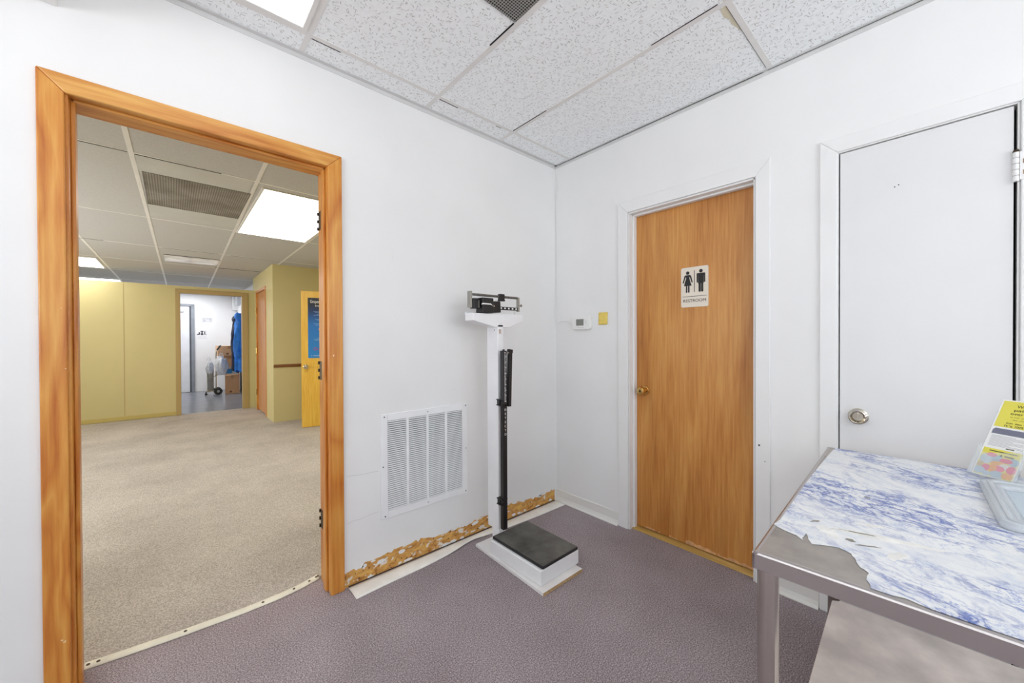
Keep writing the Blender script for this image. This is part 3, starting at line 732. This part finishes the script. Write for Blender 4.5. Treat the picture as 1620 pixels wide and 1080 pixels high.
def words_(s, size, mat, par, x, y, z, w):
    n = len(s); k = 0
    for wd_ in s.split(' '):
        text('lettering', wd_, size, mat, par, (x+w*k/n, y, z), align='LEFT', width=w*(len(wd_)-.15)/n); k += len(wd_)+1
def tx(s, size, mat, x, y, w=None): words_(s, size, mat, lf, x, y, .0017, w)
tx('With our', .0135, DPR, .040, .254, .062); tx('patients', .0135, DPR, .036, .241, .062); tx('over $80', .0135, DPR, .031, .228, .062)
tx('on their prescriptions', .006, OPR, .034, .216, .064); tx('this year alone', .006, OPR, .042, .207, .05)
tx('Join them today', .0078, DPR, .031, .194, .062); tx("it's 100% FREE", .0105, DPR, .028, .184, .070)
m = MB()
for i in range(11): m.box((.009, .1455-i*.0036, .0012), (.098-(.03 if i in (0, 4, 8) else 0)-.004*(i % 3), .1466-i*.0036, .0014))
m.build('small_print', LPR, lf)
m = MB(); m.box((.055, .105, .0012), (.075, .108, .0014)); m.build('small_print', DPR, lf)
MB().box((.02, .0905, .0015), (.088, .0935, .0017)).build('small_print', DPR, lf)
MB().box((.06, .078, .0015), (.082, .0825, .0017)).build('small_print', DPR, lf)
MB().disc((.052, .080), .0035, 'z', .0015, .0017, 12).build('round_mark', DPR, lf)
pills = [((.022, .062), (.017, .017), (188, 202, 214)), ((.012, .040), (.010, .010), (206, 176, 120)), ((.046, .068), (.014, .012), (160, 190, 206)), ((.030, .078), (.013, .007), (226, 130, 150)), ((.086, .066), (.013, .013), (160, 190, 210)),
 ((.068, .066), (.016, .008), (226, 84, 120)), ((.050, .052), (.016, .008), (240, 168, 50)), ((.070, .045), (.014, .010), (228, 224, 222)), ((.088, .040), (.012, .013), (232, 90, 130)), ((.058, .036), (.015, .010), (236, 96, 130)), ((.042, .034), (.013, .012), (244, 160, 40)), ((.028, .032), (.010, .012), (228, 96, 130)),
 ((.014, .020), (.016, .012), (180, 200, 218)), ((.060, .016), (.018, .012), (170, 194, 210)), ((.084, .018), (.014, .010), (244, 164, 50)), ((.034, .014), (.010, .008), (184, 204, 220))]
m = MB(); mats = []
for i, (c, r_, col) in enumerate(pills):
    mats.append(plain('pill print %d' % i, col, .45, var=.06, vs=60)); m.m = i
    m.prism([(min(.098, max(.004, c[0]+r_[0]*math.cos(2*math.pi*q/18))), max(.006, c[1]+r_[1]*math.sin(2*math.pi*q/18))) for q in range(18)], 'z', .0015, .0016+.00003*i)
m.build('pill_picture', mats, lf)
tr = thing('plastic_tray', 'shallow clear plastic tray on the marbled table top in front of the leaflet', 'tray', (-1.265, -1.698, TZ+.0025), R(2.4))
def ringm(a, b_, za, zb, name, mat):
    m = MB(); n = len(a); m.add([(p[0], p[1], za) for p in a]+[(p[0], p[1], zb) for p in b_], [(i, (i+1) % n, n+(i+1) % n, n+i) for i in range(n)]); return m.build(name, mat, tr, smooth=True, solid=.0015)
cxT, cyT = .742, -.496
o0 = rrect(.425, .205, .03, 6, cxT, cyT); o1 = rrect(.400, .180, .025, 6, cxT, cyT); o2 = rrect(.37, .15, .02, 6, cxT, cyT); o3 = rrect(.33, .110, .015, 6, cxT, cyT)
ringm(o0, o1, .016, .020, 'rim', TRAYM); ringm(o1, o2, .020, .016, 'rim', TRAYM); ringm(o2, o3, .016, .002, 'side_wall', TRAYM); ringm(o0, rrect(.43, .21, .03, 6, cxT, cyT), .016, .001, 'skirt', TRAYM)
m = MB(); m.prism(o3, 'z', .0, .002); m.build('tray_floor', TRAYF, tr)

# ---------------------------------------------------------------- front room ceiling fixtures
DIFF = emit('lit diffuser', (255, 255, 255), .88)
DIFFH = emit('lit hall diffuser', (255, 255, 255), 9.0)
DIFFS = emit('lit storeroom diffuser', (255, 255, 255), 15.0)
def ceil_light(label, x0, x1, y0, y1, z, mat, group=None):
    t = thing('ceiling_light', label, 'light', ((x0+x1)/2, (y0+y1)/2, z), group=group)
    hx, hy = (x1-x0)/2, (y1-y0)/2; f = MB(); b = .018
    f.box((-hx, -hy, -.006), (-hx+b, hy, .004)); f.box((hx-b, -hy, -.006), (hx, hy, .004)); f.box((-hx+b, -hy, -.006), (hx-b, -hy+b, .004)); f.box((-hx+b, hy-b, -.006), (hx-b, hy, .004))
    f.build('frame', TEE, t, .001)
    MB().box((-hx+b, -hy+b, -.0035), (hx-b, hy-b, .0035)).build('diffuser', mat, t)
ceil_light('lit white ceiling light panel above the pine doorway in the front room', -2.363, -1.769, -1.400, -.162, CZ, DIFF)
for i, (x0, y0, lab) in enumerate(((-3.58, -2.645, 'lit ceiling light panel at the window side of the front room')  ,)):
    ceil_light(lab, x0, x0+.594, y0, y0+1.22, CZ, DIFF)  # added fixture behind the camera, evens the front room light
def ceil_vent(label, x0, x1, y0, y1, z, mat):
    t = thing('ceiling_vent', label, 'vent', ((x0+x1)/2, (y0+y1)/2, z)); hx, hy = (x1-x0)/2, (y1-y0)/2
    f = MB(); b = .008
    f.box((-hx, -hy, -.004), (-hx+b, hy, .0035)); f.box((hx-b, -hy, -.004), (hx, hy, .0035)); f.box((-hx+b, -hy, -.004), (hx-b, -hy+b, .0035)); f.box((-hx+b, hy-b, -.004), (hx-b, hy, .0035))
    f.build('frame', mat, t)
    MB().box((-hx+b, -hy+b, -.0025), (hx-b, hy-b, .003)).build('mesh_panel', mat, t)
ceil_vent('square perforated grey ceiling vent in the front room tiles', -1.742, -1.132, -1.398, -.788, CZ, MESHG)
wb = MB(); wb.box((-3.4, -.30, 2.358), (-2.485, -.001, 2.53))
tag(wb.build('wall_box', BOARD, None, .003), 'white box mounted high on the wall beyond the pine doorway, its corner showing', 'box')

# ---------------------------------------------------------------- hall beyond
MB().box((-4.3, .14, 0), (-4.2, 6.4, 2.6)).build('wall_hall_left', YELLOW, kind='structure')
MB().box((-.08, .14, 0), (.0, 4.66, 2.6)).build('wall_hall_right', YELLOW, kind='structure')
w = MB(); w.box((-4.2, .14, 0), (-2.57, .15, 2.6)); w.box((-1.54, .14, 0), (-.08, .15, 2.6)); w.box((-2.57, .14, 2.16), (-1.54, .15, 2.6)); w.build('wall_hall_near', YELLOW, kind='structure')
MB().box((-2.56, .14, 0), (-2.467, .16, 2.15)).box((-1.642, .14, 0), (-1.55, .16, 2.15)).box((-2.56, .14, 2.08), (-1.55, .16, 2.15)).build('trim_3', PINEV, kind='structure')
JX = -1.085; PY = 6.40
w = MB()
w.box((JX, 4.66, 0), (.0, 4.74, 2.6)); w.box((JX, 4.74, 0), (JX+.1, 5.215, 2.6)); w.box((JX, 5.215, 2.10), (JX+.1, 6.13, 2.6)); w.box((JX, 6.13, 0), (JX+.1, 6.50, 2.6)); w.box((JX+.1, 5.0, 0), (JX+.14, 6.4, 2.3))
w.build('wall_hall_corner', YELLOW, kind='structure')
r = MB(); r.prism([(4.660, .822), (4.640, .826), (4.638, .850), (4.646, .866), (4.660, .868)], 'x', JX, -.08); r.build('trim_4', RAILW, kind='structure')
w = MB(); w.box((-4.2, PY, 0), (-2.115, PY+.1, 2.14)); w.box((-1.262, PY, 0), (JX, PY+.1, 2.14)); w.box((-2.115, PY, 2.028), (-1.262, PY+.1, 2.14))
WP = w.build('wall_partition', YELLOW, kind='structure')
s = MB()
for x in (-2.767, -3.4): s.box((x-.003, PY-.002, .07), (x+.003, PY, 2.14))
s.build('panel_seam', YELLOWT, WP)
MB().box((-4.2, PY-.010, .012), (-2.172, PY, .066)).build('baseboard_partition', wall_mat('ochre base paint', (196, 178, 106), (150, 130, 80), .2), kind='structure')
d4 = struct('door_4')
def cas4(poly): MB().prism(poly, 'y', PY-.022, PY).build('casing', YELLOWT, d4, .004)
cas4([(-2.172, 0), (-2.108, 0), (-2.108, 2.022), (-2.172, 2.086)]); cas4([(-1.268, 0), (-1.182, 0), (-1.182, 2.086), (-1.268, 2.022)]); cas4([(-2.172, 2.086), (-2.108, 2.022), (-1.268, 2.022), (-1.182, 2.086)])
MB().box((-2.118, PY-.002, 0), (-2.106, PY+.102, 2.03)).build('jamb', YELLOWT, d4); MB().box((-1.270, PY-.002, 0), (-1.258, PY+.102, 2.03)).build('jamb', YELLOWT, d4); MB().box((-2.118, PY-.002, 2.02), (-1.258, PY+.102, 2.032)).build('head_jamb', YELLOWT, d4)
# tan door in the hall corner wall
d5 = struct('door_5')
MB().box((JX+.012, 5.262, .02), (JX+.05, 6.085, 2.055)).build('door_slab', LUAN2, d5, .002)
MB().prism([(5.215, 0), (5.262, 0), (5.262, 2.058), (5.215, 2.104)], 'x', JX-.012, JX+.05).build('casing', LUAN2, d5, .003)
MB().prism([(6.09, 0), (6.132, 0), (6.132, 2.104), (6.09, 2.058)], 'x', JX-.012, JX+.05).build('casing', PINEV, d5, .003)
MB().prism([(5.215, 2.104), (5.262, 2.058), (6.09, 2.058), (6.132, 2.104)], 'x', JX-.012, JX+.05).build('head_casing', LUAN2, d5, .003)
for z in (1.75, 1.05, .32): MB().lathe([(.008, -.05), (.008, .05)], (JX-.014, 6.089, z), (0, 0, 1), 10).build('hinge', BRASS, d5)
# open ochre door with the anatomy poster
d6 = struct('door_6', (-.86, 3.99, 0)); d6.rotation_euler = (0, 0, R(-14))
MB().box((0, 0, .006), (.762, .036, 1.925)).build('door_slab', OCHRED, d6, .002)
MB().lathe([(.033, 0), (.033, -.004), (.028, -.009), (.013, -.012), (.012, -.03), (.022, -.038), (.027, -.05), (.024, -.060), (.012, -.063)], (.055, 0, .857), (0, 1, 0), 28).build('knob', CHROME, d6, smooth=True)
MB().box((-.002, .008, .825), (.001, .028, .885)).build('latch_plate', BRASS, d6)
a = R(-14); Mp = Matrix.Rotation(a, 3, 'Z') @ MY
off = Vector((-.86, 3.99, 0)) + Matrix.Rotation(a, 3, 'Z') @ Vector((.085+.28, -.001, 1.405))
po = thing('poster', 'blue anatomy poster with a red muscle figure on the open ochre door', 'poster', off, M=Mp)
def poster_mat():
    m, nt, b = newmat('blue poster print')
    t = nt.nodes.new('ShaderNodeTexCoord'); sp = nt.nodes.new('ShaderNodeSeparateXYZ'); L(nt, t.outputs['Object'], sp.inputs[0])
    f = math_(nt, 'ADD', math_(nt, 'MULTIPLY', sp.outputs['Y'], 1.17), .5)
    L(nt, ramp(nt, f, [(.0, (44, 130, 200)), (.55, (36, 112, 186)), (.78, (22, 50, 96)), (.9, (12, 16, 30))]), b.inputs['Base Color']); b.inputs['Roughness'].default_value = .3
    return m
MB().box((-.28, -.427, .0005), (.28, .427, .0015)).build('sheet', poster_mat(), po)
def ptx(s, size, mat, x, y, w=None): words_(s.replace('  ', ' '), size, mat, po, x, y, .0019, w)
ptx('Grupos Musculares', .062, PRINTW, -.252, .372, .33); ptx('Estos Contraen', .034, PRINTW, -.19, .315, .22)
RPR = plain('red print', (176, 40, 84), .5, var=.03); ptx('Gratis Dolor', .062, RPR, -.215, -.300, .30); ptx('Informe a su doctor', .018, DPR, -.16, -.345, .32); ptx('L  Consulte a su profesional', .02, PRINTW, -.24, -.393, .34)
FIG = plain('muscle print', (206, 84, 76), .5, var=.3, vs=26); SKIN = plain('pale muscle print', (226, 150, 130), .5, var=.15, vs=30)
fm = MB(); 
def half(s_):
    fm.m = 0
    fm.prism([(0, .205), (s_*.018, .205), (s_*.022, .185), (s_*.072, .168), (s_*.082, .14), (s_*.070, .10), (s_*.052, .11), (s_*.050, .05), (s_*.060, 0), (s_*.056, -.06), (s_*.046, -.12), (s_*.046, -.16), (s_*.030, -.225), (s_*.018, -.225), (s_*.014, -.15), (0, -.03)], 'z', .0015, .0017)
    fm.prism([(s_*.078, .145), (s_*.092, .10), (s_*.112, .055), (s_*.128, .015), (s_*.116, .010), (s_*.094, .05), (s_*.074, .095)], 'z', .0015, .00175)
    fm.m = 1
    fm.prism([(s_*.126, .018), (s_*.148, -.018), (s_*.142, -.034), (s_*.126, -.026), (s_*.115, .008)], 'z', .0015, .0018)
    fm.prism([(s_*.030, -.225), (s_*.040, -.255), (s_*.020, -.258), (s_*.018, -.225)], 'z', .0015, .0018)
half(1); half(-1); fm.m = 1; fm.prism([(.024*math.cos(2*math.pi*k/18), .228+.030*math.sin(2*math.pi*k/18)) for k in range(18)], 'z', .0015, .0018)
fm.build('figure', [FIG, SKIN], po)
m = MB()
for i, y in enumerate((.23, .215, .19, .18, .12, .11, .06, .04, -.15, -.165, -.18)): m.box((-.21+.02*(i % 3), y, .0015), (-.12, y+.004, .0017))
m.build('small_print', plain('pale blue print', (150, 180, 214), .5), po)

# hall ceiling
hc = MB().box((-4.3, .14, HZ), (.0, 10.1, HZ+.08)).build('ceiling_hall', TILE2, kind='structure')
g = MB()
def tee(x0, y0, x1, y1, w=.012, dz=.0022):
    d = Vector((x1-x0, y1-y0, 0)).normalized(); n = Vector((-d.y, d.x, 0))*w; a = Vector((x0, y0, 0)); b = Vector((x1, y1, 0))
    g.prism([tuple((a+n)[:2]), tuple((a-n)[:2]), tuple((b-n)[:2]), tuple((b+n)[:2])], 'z', HZ-dz, HZ+.001)
for xa, xb in ((-3.62, -3.50), (-2.985+.01, -2.915), (-2.40, -2.27), (-1.765, -1.60), (-1.02-.03, -.96)):
    tee(xa, .16, xb, 9.9)
for ya, yb in ((1.20, 1.34), (2.80, 2.96), (4.30, 4.36), (5.55, 5.58), (6.75, 6.8), (8.0, 8.05), (9.2, 9.25)):
    tee(-4.2, ya, -1.0 if ya > 4.6 else -.1, yb, .011, .0019)
g.build('ceiling_grid', TEE, hc)
g = MB()
for a, b in (((-2.62, 1.262), (-2.40, 1.270)), ((-2.37, 1.272), (-1.95, 1.282)), ((-2.99, 4.31), (-2.78, 4.322)), ((-2.29, 4.335), (-1.75, 4.345)), ((-1.62, 4.352), (-1.04, 4.358)), ((-1.7, 5.558), (-1.1, 5.572)), ((-2.27, 4.80), (-1.72, 4.815)), ((-2.27, 5.36), (-1.70, 5.38))):
    g.box((a[0], a[1], HZ-.003), (b[0], b[1], HZ))
g.build('tile_gap', VOID, hc)  # gap shade painted as thin black strips
ceil_light('lit ceiling light panel in the hall nearest the pine doorway', -1.702, -1.040, 1.375, 2.945, HZ, DIFFH)
ceil_vent('dusty grey ceiling vent grille in the hall beside the lit panel', -2.352, -1.745, 1.575, 2.385, HZ, DUSTY)
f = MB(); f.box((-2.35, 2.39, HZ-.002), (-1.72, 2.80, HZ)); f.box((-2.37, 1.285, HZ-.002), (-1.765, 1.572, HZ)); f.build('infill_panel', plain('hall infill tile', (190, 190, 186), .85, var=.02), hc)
t = thing('ceiling_panel', 'narrow glossy smudged pale panel set in the hall ceiling', 'panel', (-1.99, 5.08, HZ))
MB().box((-.29, -.26, -.005), (.29, .27, .003)).build('pane', plain('smudged pale plastic', (222, 224, 230), .18, var=.22, vs=5), t)
MB().box((-.30, -.275, -.006), (.30, -.26, .003)).box((-.30, .27, -.006), (.30, .285, .003)).build('frame', GREYM, t)
ceil_light('lit ceiling light panel above the ochre partition at left', -3.56, -2.975, 5.735, 6.695, HZ, DIFFH)
ceil_light('lit ceiling light panel over the storeroom behind the partition', -3.50, -2.925, 8.20, 9.18, HZ, DIFFS)
ceil_light('lit ceiling light panel over the storeroom boxes', -2.25, -1.64, 8.55, 9.5, HZ, DIFFS)  # added panel out of sight behind the partition, lifts storeroom brightness

# storeroom
MB().box((-4.3, 9.95, 0), (-.85, 10.05, 2.6)).build('wall_storeroom_far', STOREW, kind='structure')
MB().box((-.97, 6.50, 0), (-.87, 9.95, 2.6)).build('wall_storeroom_right', STOREW, kind='structure')
MB().box((-4.3, 6.5, 0), (-4.2, 9.95, 2.6)).build('wall_storeroom_left', STOREW, kind='structure')
SB = 9.95
d7 = struct('door_7')
MB().prism([(-1.872, 0), (-1.81, 0), (-1.81, 2.10), (-1.872, 2.045)], 'y', SB-.03, SB).build('casing', GREYF, d7, .003)
MB().prism([(-2.88, 0), (-2.82, 0), (-2.82, 2.045), (-2.88, 2.10)], 'y', SB-.03, SB).build('casing', GREYF, d7, .003)
MB().prism([(-2.88, 2.10), (-2.82, 2.045), (-1.872, 2.045), (-1.81, 2.10)], 'y', SB-.03, SB).build('head_casing', GREYF, d7, .003)
MB().box((-2.815, SB-.012, .012), (-1.905, SB, 2.035)).build('door_slab', plain('pale door paint', (226, 230, 238), .45, var=.02), d7)
MB().box((-1.905, SB-.006, 0), (-1.872, SB, 2.045)).build('gap', plain('dark frame shade', (84, 88, 98), .7), d7)
MB().box((-2.30, SB-.06, 1.91), (-2.0, SB-.012, 1.97)).build('door_closer', GREYB, d7, .004)
def sheet(name, label, cat, x0, x1, z0, z1, mat, parts=()):
    t = thing(name, label, cat, ((x0+x1)/2, SB, (z0+z1)/2), M=MY)
    MB().box((-(x1-x0)/2, -(z1-z0)/2, .001), ((x1-x0)/2, (z1-z0)/2, .004)).build('sheet', mat, t)
    for n, boxes, m2 in parts:
        m = MB()
        for bx in boxes: m.box((bx[0], bx[1], .004), (bx[2], bx[3], .0048))
        m.build(n, m2, t)
PALE = plain('pale grey print', (196, 198, 206), .6, var=.1, vs=30)
sheet('wall_notice', 'pale grey notice on the white storeroom wall, above the picture sheet', 'notice', -1.676, -1.470, 1.665, 1.788, plain('pale notice', (220, 222, 228), .6, var=.03), [('print', [(-.09, -.045, -.03, .045), (-.02, .02, .05, .045), (-.02, -.04, .085, -.03), (.05, -.02, .08, .04)], PALE)])
sheet('picture_sheet', 'white sheet with a dark picture on the storeroom wall beside the grey door frame', 'sheet', -1.775, -1.575, 1.255, 1.545, plain('white sheet', (232, 233, 238), .6, var=.02), [('picture', [(-.09, -.035, -.05, -.01), (-.06, -.03, -.03, .03), (-.018, -.04, .030, .0), (-.01, 0, .018, .05), (-.025, .04, .032, .065), (.045, -.03, .065, .05), (.07, -.035, .09, -.02)], plain('dark picture', (52, 54, 66), .6, var=.3, vs=60)), ('print', [(-.07, -.07, .07, -.062), (-.09, -.11, .095, -.102)], PALE)])
tag(MB().box((-1.075, 9.72, 1.985), (-.97, 9.93, 2.34)).build('panel_box', plain('white panel box', (238, 240, 244), .5, var=.01), None, .005), 'white electrical box high on the storeroom wall above the boxes', 'box')
tag(MB().box((-1.045, 9.25, 2.085), (-.97, 9.60, 2.31)).build('panel_box', GREYB, None, .005), 'pale grey electrical box beside the white one in the storeroom', 'box')

def carton(label, x, y, z, sx, sy, sz, rot, mat=CARD, group=None):
    t = thing('cardboard_box', label, 'box', (x, y, z), R(rot), group=group)
    m = MB(); m.box((-sx/2, -sy/2, .001), (sx/2, sy/2, sz)); m.build('body', mat, t, .003)
    MB().box((-.025, -sy/2-.0008, sz-.07), (.025, sy/2+.0008, sz+.0008)).build('tape', TAPE, t)
    MB().box((-sx/2, -.0015, sz-.0005), (sx/2, .0015, sz+.0006)).build('flap_seam', TAPE, t)
    MB().box((-.05, -sy/2-.0008, .03), (-.01, -sy/2, .07)).build('stamp', plain('dark stamp', (120, 84, 60), .8), t)
carton('large cardboard box on the storeroom floor at the foot of the stack', -1.150, 9.22, 0, .27, .62, .425, -6)
tt = thing('storage_tote', 'frosted plastic tote with a blue label between the cardboard boxes', 'tote', (-1.17, 9.36, .427), R(-3))
MB().prism([(-.15, 0), (.15, 0), (.165, .15), (-.165, .15)], 'y', -.2, .2).build('tub', TOTE, tt, .006)
MB().box((-.172, -.207, .15), (.172, .207, .172)).build('lid', GREYB, tt, .004)
MB().box((-.095, -.2015, .03), (.02, -.2, .125)).build('paper_label', LBLUE, tt)
carton('cardboard box in the middle of the storeroom stack, on the plastic tote', -1.20, 9.38, .601, .36, .40, .265, -2, CARD)
carton('topmost cardboard box of the storeroom stack', -1.225, 9.37, .868, .42, .42, .235, 2, CARDL)

# cylinder cart, cylinder, plastic bags
ct = thing('cylinder_cart', 'two wheeled chrome cart with a black grip handle in the storeroom', 'cart', (-1.47, 8.98, 0))
m = MB(); m.tube(smooth_pts([(-.005, .02, .11), (0, .02, .5), (.0, .02, .9), (.02, .02, 1.02)]), .011, 10); m.build('pole', CHROME, ct, smooth=True)
m = MB(); m.tube([(.018, .02, 1.015), (.085, .02, 1.115)], .016, 12); m.build('grip', BLACK, ct, smooth=True)
m = MB(); m.tube([(-.05, .03, .11), (-.05, .03, .62)], .008, 8); m.tube([(-.16, .0, .11), (-.16, .0, .62)], .008, 8); m.tube([(-.16, 0, .42), (-.0, .02, .42)], .008, 8); m.build('upright', CHROME, ct)
m = MB(); m.tube([(-.19, -.02, .075), (.03, -.02, .10)], .010, 8); m.tube([(-.19, -.02, .075), (-.17, .1, .09)], .008, 8); m.tube([(.02, .14, .075), (.02, -.05, .075)], .009, 8); m.box((-.17, -.03, .09), (.0, .11, .1)); m.build('base_frame', CHROME, ct)
m = MB(); m.tube([(-.02, .02, .44), (.20, -.02, .46)], .009, 8); m.build('fold_arm', CHROME, ct)
for y in (-.05, .14):
    m = MB(); m.lathe([(.075, -.014), (.078, -.01), (.078, .01), (.075, .014)], (.03, y, .078), (0, 1, 0), 28); w_ = m.build('wheel', BLACK, ct, smooth=True)
    MB().lathe([(.028, -.017), (.028, .017)], (.03, y, .078), (0, 1, 0), 18).build('hub', GREYM, w_)
m = MB(); m.lathe([(.026, -.011), (.026, .011)], (-.185, -.02, .026), (0, 1, 0), 18); m.tube([(-.185, -.02, .03), (-.185, -.02, .078)], .012, 8); m.build('caster', BLACK, ct)
cy = thing('gas_cylinder', 'grey gas cylinder standing on the chrome cart', 'cylinder', (-1.575, 9.02, .101))
MB().lathe([(.05, 0), (.055, .01), (.055, .50), (.045, .545), (.02, .57)], (0, 0, 0), (0, 0, 1), 24).build('body', WOODG, cy, smooth=True)
MB().lathe([(.014, .565), (.014, .60), (.022, .602), (.022, .62), (.010, .625)], (0, 0, 0), (0, 0, 1), 16).tube([(0, 0, .60), (-.05, -.02, .61)], .007, 8).build('valve', CHROME, cy, smooth=True)
def bag(label, loc, rx, ry, rz, seed, group):
    rnd = random.Random(seed); ph = [rnd.uniform(0, 6.28) for _ in range(6)]
    def fn(u, v):
        a = 2*math.pi*u; h = v
        w = (math.sin(math.pi*min(1, .12+h*.80))**.6)
        w *= 1+.10*math.sin(5*a+ph[0]+3*h)+.06*math.sin(9*a+ph[1]-5*h)+.05*math.sin(13*h+ph[2]+2*a)
        if h > .86: w *= .55
        return Vector((rx*w*math.cos(a), ry*w*math.sin(a), rz*h+.012*math.sin(4*a+ph[3])))
    t = thing('plastic_bag', label, 'bag', loc, group=group)
    MB().grid(fn, 48, 26).build('film', BAG, t, smooth=True)
    m = MB(); m.tube(smooth_pts([(-.03, 0, rz*.93), (-.035, 0, rz*1.08), (0, 0, rz*1.16), (.03, 0, rz*1.06), (.03, 0, rz*.93)]), .006, 6); m.build('handle', BAG, t, smooth=True)
    return t
bag('large white plastic bag hanging on the chrome cart', (-1.385, 8.84, .455), .115, .080, .42, 4, 'plastic bags on the cart')
bag('smaller white plastic bag hanging on the cart above the gas cylinder', (-1.605, 8.83, .50), .072, .068, .30, 8, 'plastic bags on the cart')

def jacket(name, label, mat, x, y, ztop, zbot, wd, depth, seed, loc_w):
    rnd = random.Random(seed); ph = [rnd.uniform(0, 6.28) for _ in range(6)]
    t = thing(name, label, 'jacket', (x, y, zbot))
    H = ztop-zbot
    def body(u, v):
        a = 2*math.pi*u; h = v
        w = wd*(.30+.70*min(1, (1-h)*2.6)**.7) if h > .55 else wd
        w *= 1+.05*math.sin(7*a+ph[0])*(1-h)
        d = depth*(.35+.65*min(1, (1-h)*3))
        fold = .018*math.sin(6*a+ph[1]+2*h)+.010*math.sin(11*a+ph[2])
        return Vector(((d+fold)*math.cos(a), (w+fold)*math.sin(a), H*h+.03*math.sin(2*a+ph[3])*(1-h)))
    MB().grid(body, 56, 24).build('body', mat, t, smooth=True)
    for s_ in (-1, 1):
        def slv(u, v):
            a = 2*math.pi*u; h = v
            r_ = .052+.012*math.sin(3*a+9*h+ph[4]); cx = -.02-.05*math.sin(h*2.2)*(1 if s_ < 0 else .4); cy_ = s_*(wd*.45+.10*h)
            return Vector((cx+r_*math.cos(a), cy_+r_*math.sin(a), H*.86-(H*.62)*h))
        MB().grid(slv, 20, 14).build('sleeve', mat, t, smooth=True)
    def hood(u, v):
        a = 2*math.pi*u; q = math.pi*v
        return Vector((-.02+.075*math.sin(q)*math.cos(a), .10*math.sin(q)*math.sin(a), H*.93+.09*math.cos(q)-.02*math.cos(a)))
    MB().grid(hood, 20, 10).build('hood', mat, t, smooth=True)
    MB().tube([(depth*.2, 0, H*.98), (depth*.2+.08, 0, H*.99)], .008, 8).build('hanging_loop', mat, t)
    return t
jacket('jacket', 'bright blue jacket hanging on the storeroom wall', BLUE1, -1.095, 8.38, 1.83, .55, .17, .085, 2, 0)
jacket('jacket', 'dark navy jacket hanging behind the bright blue one', NAVY, -1.095, 8.86, 1.78, .52, .16, .09, 6, 0)
for y, lab in ((8.42, 'coat hook above the bright blue jacket'), (8.80, 'coat hook above the navy jacket')):
    m = MB(); m.box((-.975, y-.015, 1.78), (-.970, y+.015, 1.86)); m.tube([(-.975, y, 1.81), (-1.03, y, 1.81), (-1.045, y, 1.84)], .006, 8)
    tag(m.build('coat_hook', GREYM), lab, 'hook')

# ------------------------------------------------------------------ light
wd = bpy.data.worlds.new('World'); bpy.context.scene.world = wd; wd.use_nodes = True
bg = wd.node_tree.nodes['Background']; bg.inputs[0].default_value = s2l((235, 242, 255)); bg.inputs[1].default_value = 1.0
def area(name, loc, rot, sx, sy, power, col=(1, 1, 1)):
    l = bpy.data.lights.new(name, 'AREA'); l.shape = 'RECTANGLE'; l.size = sx; l.size_y = sy; l.energy = power; l.color = col
    o = bpy.data.objects.new(name, l); C.objects.link(o); o.location = loc; o.rotation_euler = rot; return o
area('window_daylight', (-4.9, -1.9, 1.5), (0, R(-160), 0), 1.2, 2.9, 84, (.95, .975, 1))  # added fill, aimed up so the ceiling brightens
area('window_daylight', (-1.7, -4.7, 1.5), (R(160), 0, 0), 2.3, 1.2, 88, (.95, .975, 1))  # second added fill, also tilted up at the ceiling
area('hall_window_daylight', (-4.18, 3.2, 1.5), (0, R(-94), 0), 1.3, 4.2, 98, (1, 1, 1))  # added hall fill, the wall here has no opening

# ------------------------------------------------------------------ camera
cx, cy, cz, yaw, pit, rol, fpx = -2.2079, -1.9714, 1.2408, .8440, -.0074, -.0044, 604.0156
import json
cam_p = [-2.2079, -1.9714, 1.2408, .8440, -.0074, -.0044, 604.0156]
fw = Vector((math.cos(yaw)*math.cos(pit), math.sin(yaw)*math.cos(pit), math.sin(pit)))
r_ = Vector((math.sin(yaw), -math.cos(yaw), 0)); u_ = r_.cross(fw)
r2 = r_*math.cos(rol)+u_*math.sin(rol); u2 = u_*math.cos(rol)-r_*math.sin(rol)
cam = bpy.data.cameras.new('Camera'); cam.sensor_width = 36; cam.sensor_fit = 'HORIZONTAL'; cam.lens = fpx/1620*36; cam.clip_start = .02
co = bpy.data.objects.new('Camera', cam); C.objects.link(co)
M4 = Matrix((r2, u2, -fw)).transposed().to_4x4(); M4.translation = Vector((cx, cy, cz)); co.matrix_world = M4
sc_ = bpy.context.scene; sc_.camera = co
vs = sc_.view_settings; vs.view_transform = 'Standard'; vs.look = 'None'; vs.gamma = 1; vs.use_curve_mapping = False; vs.exposure = 0
sc_.cycles.diffuse_bounces = 6; sc_.cycles.transparent_max_bounces = 12
